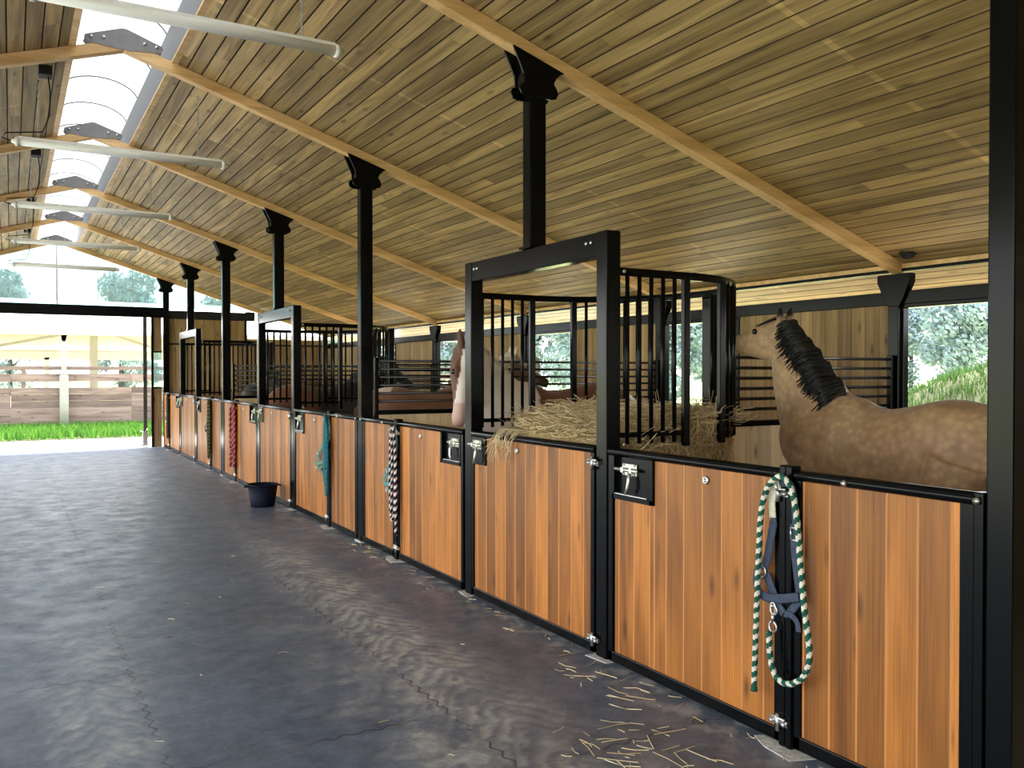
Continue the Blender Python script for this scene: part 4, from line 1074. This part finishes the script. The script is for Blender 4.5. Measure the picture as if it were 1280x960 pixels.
# ------------------------------------------------------------------ outdoors beyond the far doorway
mb = MB(); mb.box(-14, 16, 22.95, 27.6, -.125, .0)
g = mb.build('grass', 'bank'); tag(g, 'strip of bright green grass in front of the arena fence', 'grass', None, 'stuff')
mb = MB(); mb.blades(9000, lambda: (R.uniform(-2.5, 6), 22.97+4.2*R.random()**.8, 0), .24, .03, .6); mb.build('blades', 'grass', g)['kind'] = 'stuff'
FY = 27.1
t = thing('arena_fence', 'weathered brown board fence of the riding arena beyond the doorway', 'fence', (0, FY, 0))
mb = MB(); z = .03
while z < 1.12:
    x = -12.0
    while x < 14: mb.box(x+.002, x+2.998, 0, .035, z+.001, z+.187, R.random()); x += 3.0
    z += .188
mb.build('lower_boards', 'fence', t)
mb = MB(); x = -12.0
while x < 14: mb.box(x+.004, x+2.996, 0, .035, 1.315, 1.535, R.random()); x += 3.0
mb.build('upper_board', 'fence', t)
mb = MB(); mb.box(-12, 14, .0, .04, 1.64, 1.745, .4); mb.build('top_rail', 'fence', t)
for x in (-3.2, .30, 4.0, 7.3): mb = MB(); mb.box(x-.05, x+.05, .036, .12, 0, 1.745, R.random()); mb.build('fence_post', 'fence', t)
t = thing('arena_canopy', 'open arena hall with a white metal roof beyond the fence', 'building', (0, FY-.15, 0))
def slab(y0, z0, y1, z1, m, nm_, th=.05):
    mb = MB(); n = 150
    mb.add([(-16, y0, z0), (13.5, y0, z0), (13.5, y1, z1), (-16, y1, z1), (-16, y0, z0+th), (13.5, y0, z0+th), (13.5, y1, z1+th), (-16, y1, z1+th)], [(3, 2, 1, 0), (4, 5, 6, 7), (0, 1, 5, 4), (1, 2, 6, 5), (2, 3, 7, 6), (3, 0, 4, 7)])
    return mb.build(nm_, m, t)
slab(-.25, 2.66, 10, 4.25, 'arena_roof', 'roof_sheet'); slab(10, 4.25, 20.3, 2.66, 'arena_roof', 'roof_sheet')
slab(-.2, 2.60, 10, 4.18, 'arena_under', 'lining'); slab(10, 4.18, 20.2, 2.60, 'arena_under', 'lining')
mb = MB(); x = -16.0
while x < 13.4: mb.prism([(x, 2.655), (x+.05, 2.655), (x+.05, 2.72), (x, 2.72)], 'y', -.27, -.25); x += .12
mb.build('eave_ribs', 'arena_roof', t)
for x in (-4.7, 1.27, 7.3):
    mb = MB(); mb.box(x-.065, x+.065, -.05, .06, 0, 2.60); mb.box(x-.11, x+.11, -.07, .05, 0, 1.50); mb.prism([(x-.1, 2.6), (x-.03, 2.42), (x+.03, 2.42), (x+.1, 2.6)], 'y', -.05, .05); mb.build('steel_column', 'galv', t)
mb = MB(); mb.box(2.62, 2.90, 9.9, 10.15, 0, 4.18); mb.build('ridge_column', 'white', t)
for (a, b) in (((2.76, 10, 3.25), (-6, 10, 1.3)), ((2.76, 10, 3.25), (9, 10, 1.2)), ((2.76, 10, 3.35), (-9, 10, 2.1)), ((2.76, 10, 3.35), (13, 10, 2.2))):
    mb = MB(); mb.bar(a, b, .10, .10); mb.build('brace', 'white', t)
mb = MB(); mb.box(-16, 13.5, 20.1, 20.3, 2.2, 2.60); mb.build('far_eave_beam', 'white', t)
for x in (-4, 1.5, 7, 12): mb = MB(); mb.box(x-.1, x+.1, 20.1, 20.3, 0, 2.3); mb.build('far_column', 'white', t)

# ------------------------------------------------------------------ grassy bank and trees beyond the stall windows
def bank_h(x, y):
    c = min(2.1, max(0.0, 1.36+(6.9-y)*.38)); a = max(0, min(1, (x-7.5)/1.9)); b = max(0, min(1, (13.5-x)/2.5)); s = lambda q: q*q*(3-2*q)
    e = max(0, min(1, (y-(-4))/3))
    return c*s(a)*s(b)*s(e)-.125+.10*nz((x, y, 0), 1.3, 2)*s(a)*s(b)
mb = MB(); nx, ny = 30, 56
vs = [(7.3+6.4*i/nx, -4.2+15.5*j/ny, bank_h(7.3+6.4*i/nx, -4.2+15.5*j/ny)-.02) for j in range(ny+1) for i in range(nx+1)]
mb.add(vs, [(j*(nx+1)+i, j*(nx+1)+i+1, (j+1)*(nx+1)+i+1, (j+1)*(nx+1)+i) for j in range(ny) for i in range(nx)], 0, True)
g = mb.build('grassy_bank', 'bank'); tag(g, 'grassy earth bank outside the near stall window', 'bank', None, 'stuff')
mb = MB()
def bp():
    x, y = R.uniform(7.8, 11.5), R.uniform(2, 10); return (x, y, bank_h(x, y)-.03)
mb.blades(26000, bp, .10, .014, .9); mb.build('blades', 'bankgrass', g)['kind'] = 'stuff'
def tree_mesh(seed, hgt, rad):
    rr = random.Random(seed); lf = MB(); blobs = []
    for _ in range(30):
        a = rr.uniform(0, 2*PI); u = rr.random()**.6; z = rr.uniform(.10, .95)
        w = rad*(1.0-abs(z-.5)*1.1); blobs.append((Vector((math.cos(a)*u*w, math.sin(a)*u*w, z*hgt)), rr.uniform(.22, .42)*rad))
    for _ in range(9500):
        c, r = blobs[rr.randrange(len(blobs))]; d = Vector((rr.gauss(0, 1), rr.gauss(0, 1), rr.gauss(0, 1))).normalized(); p = c+d*r*rr.uniform(.65, 1.05)
        n = (d+Vector((rr.gauss(0, .5), rr.gauss(0, .5), rr.gauss(0, .5)))).normalized(); a = n.orthogonal().normalized(); b = n.cross(a); s = rr.uniform(.09, .20)
        lf.add([p-a*s, p-b*s*.6, p+a*s, p+b*s*.6], [(0, 1, 2, 3)], rr.random())
    tk = MB(); tk.sweep([(0, 0, -.3), (.05, 0, hgt*.25), (-.05, .08, hgt*.5), (.0, 0, hgt*.8)], [.20, .16, .11, .04], seg=10)
    for _ in range(6):
        c, r = blobs[rr.randrange(len(blobs))]; z0 = c.z*.6; tk.sweep([(0, 0, z0), tuple(c*.5+Vector((0, 0, z0*.5))), tuple(c)], [.07, .05, .02], seg=6)
    return lf.mesh('crown'), tk.mesh('trunk')
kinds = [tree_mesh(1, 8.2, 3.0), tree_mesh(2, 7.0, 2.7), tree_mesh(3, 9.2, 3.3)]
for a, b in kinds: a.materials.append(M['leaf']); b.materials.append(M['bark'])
def tree(x, y, k, s, lab, grp):
    o = thing('tree', lab, 'tree', (x, y, -.12), R.uniform(0, 6.28), grp); o.scale = (s, s, s)
    for me, nm_ in zip(kinds[k], ('crown', 'trunk')):
        c = bpy.data.objects.new(nm_, me); C.objects.link(c); c.parent = o
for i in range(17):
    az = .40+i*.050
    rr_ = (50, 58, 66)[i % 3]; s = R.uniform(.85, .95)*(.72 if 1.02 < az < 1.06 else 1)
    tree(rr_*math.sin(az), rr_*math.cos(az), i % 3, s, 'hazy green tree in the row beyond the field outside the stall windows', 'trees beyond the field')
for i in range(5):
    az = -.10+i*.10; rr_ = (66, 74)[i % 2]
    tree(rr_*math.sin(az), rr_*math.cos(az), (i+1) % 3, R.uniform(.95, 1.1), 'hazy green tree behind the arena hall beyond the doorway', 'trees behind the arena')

# ------------------------------------------------------------------ daylight
w = bpy.data.worlds.new('World'); SC.world = w; w.use_nodes = True; nt = w.node_tree; bg = nt.nodes['Background']
tc = N(nt, 'ShaderNodeTexCoord'); sp = N(nt, 'ShaderNodeSeparateXYZ'); L(nt, tc.outputs['Generated'], sp.inputs[0])
cr_ = N(nt, 'ShaderNodeValToRGB'); cr_.color_ramp.elements[0].color = (1.0, 1.0, 1.0, 1); cr_.color_ramp.elements[1].color = (.70, .82, 1.0, 1)
cr_.color_ramp.elements[0].position = .05; cr_.color_ramp.elements[1].position = .8
L(nt, sp.outputs['Z'], cr_.inputs['Fac']); L(nt, cr_.outputs['Color'], bg.inputs['Color']); bg.inputs['Strength'].default_value = 1.6
sun = bpy.data.lights.new('sun', 'SUN'); sun.energy = 7; sun.angle = .02; sun.color = (1.0, .96, .88)
so = bpy.data.objects.new('sun', sun); C.objects.link(so); so.rotation_euler = Vector((-.35, -.25, -.9)).to_track_quat('-Z', 'Y').to_euler()
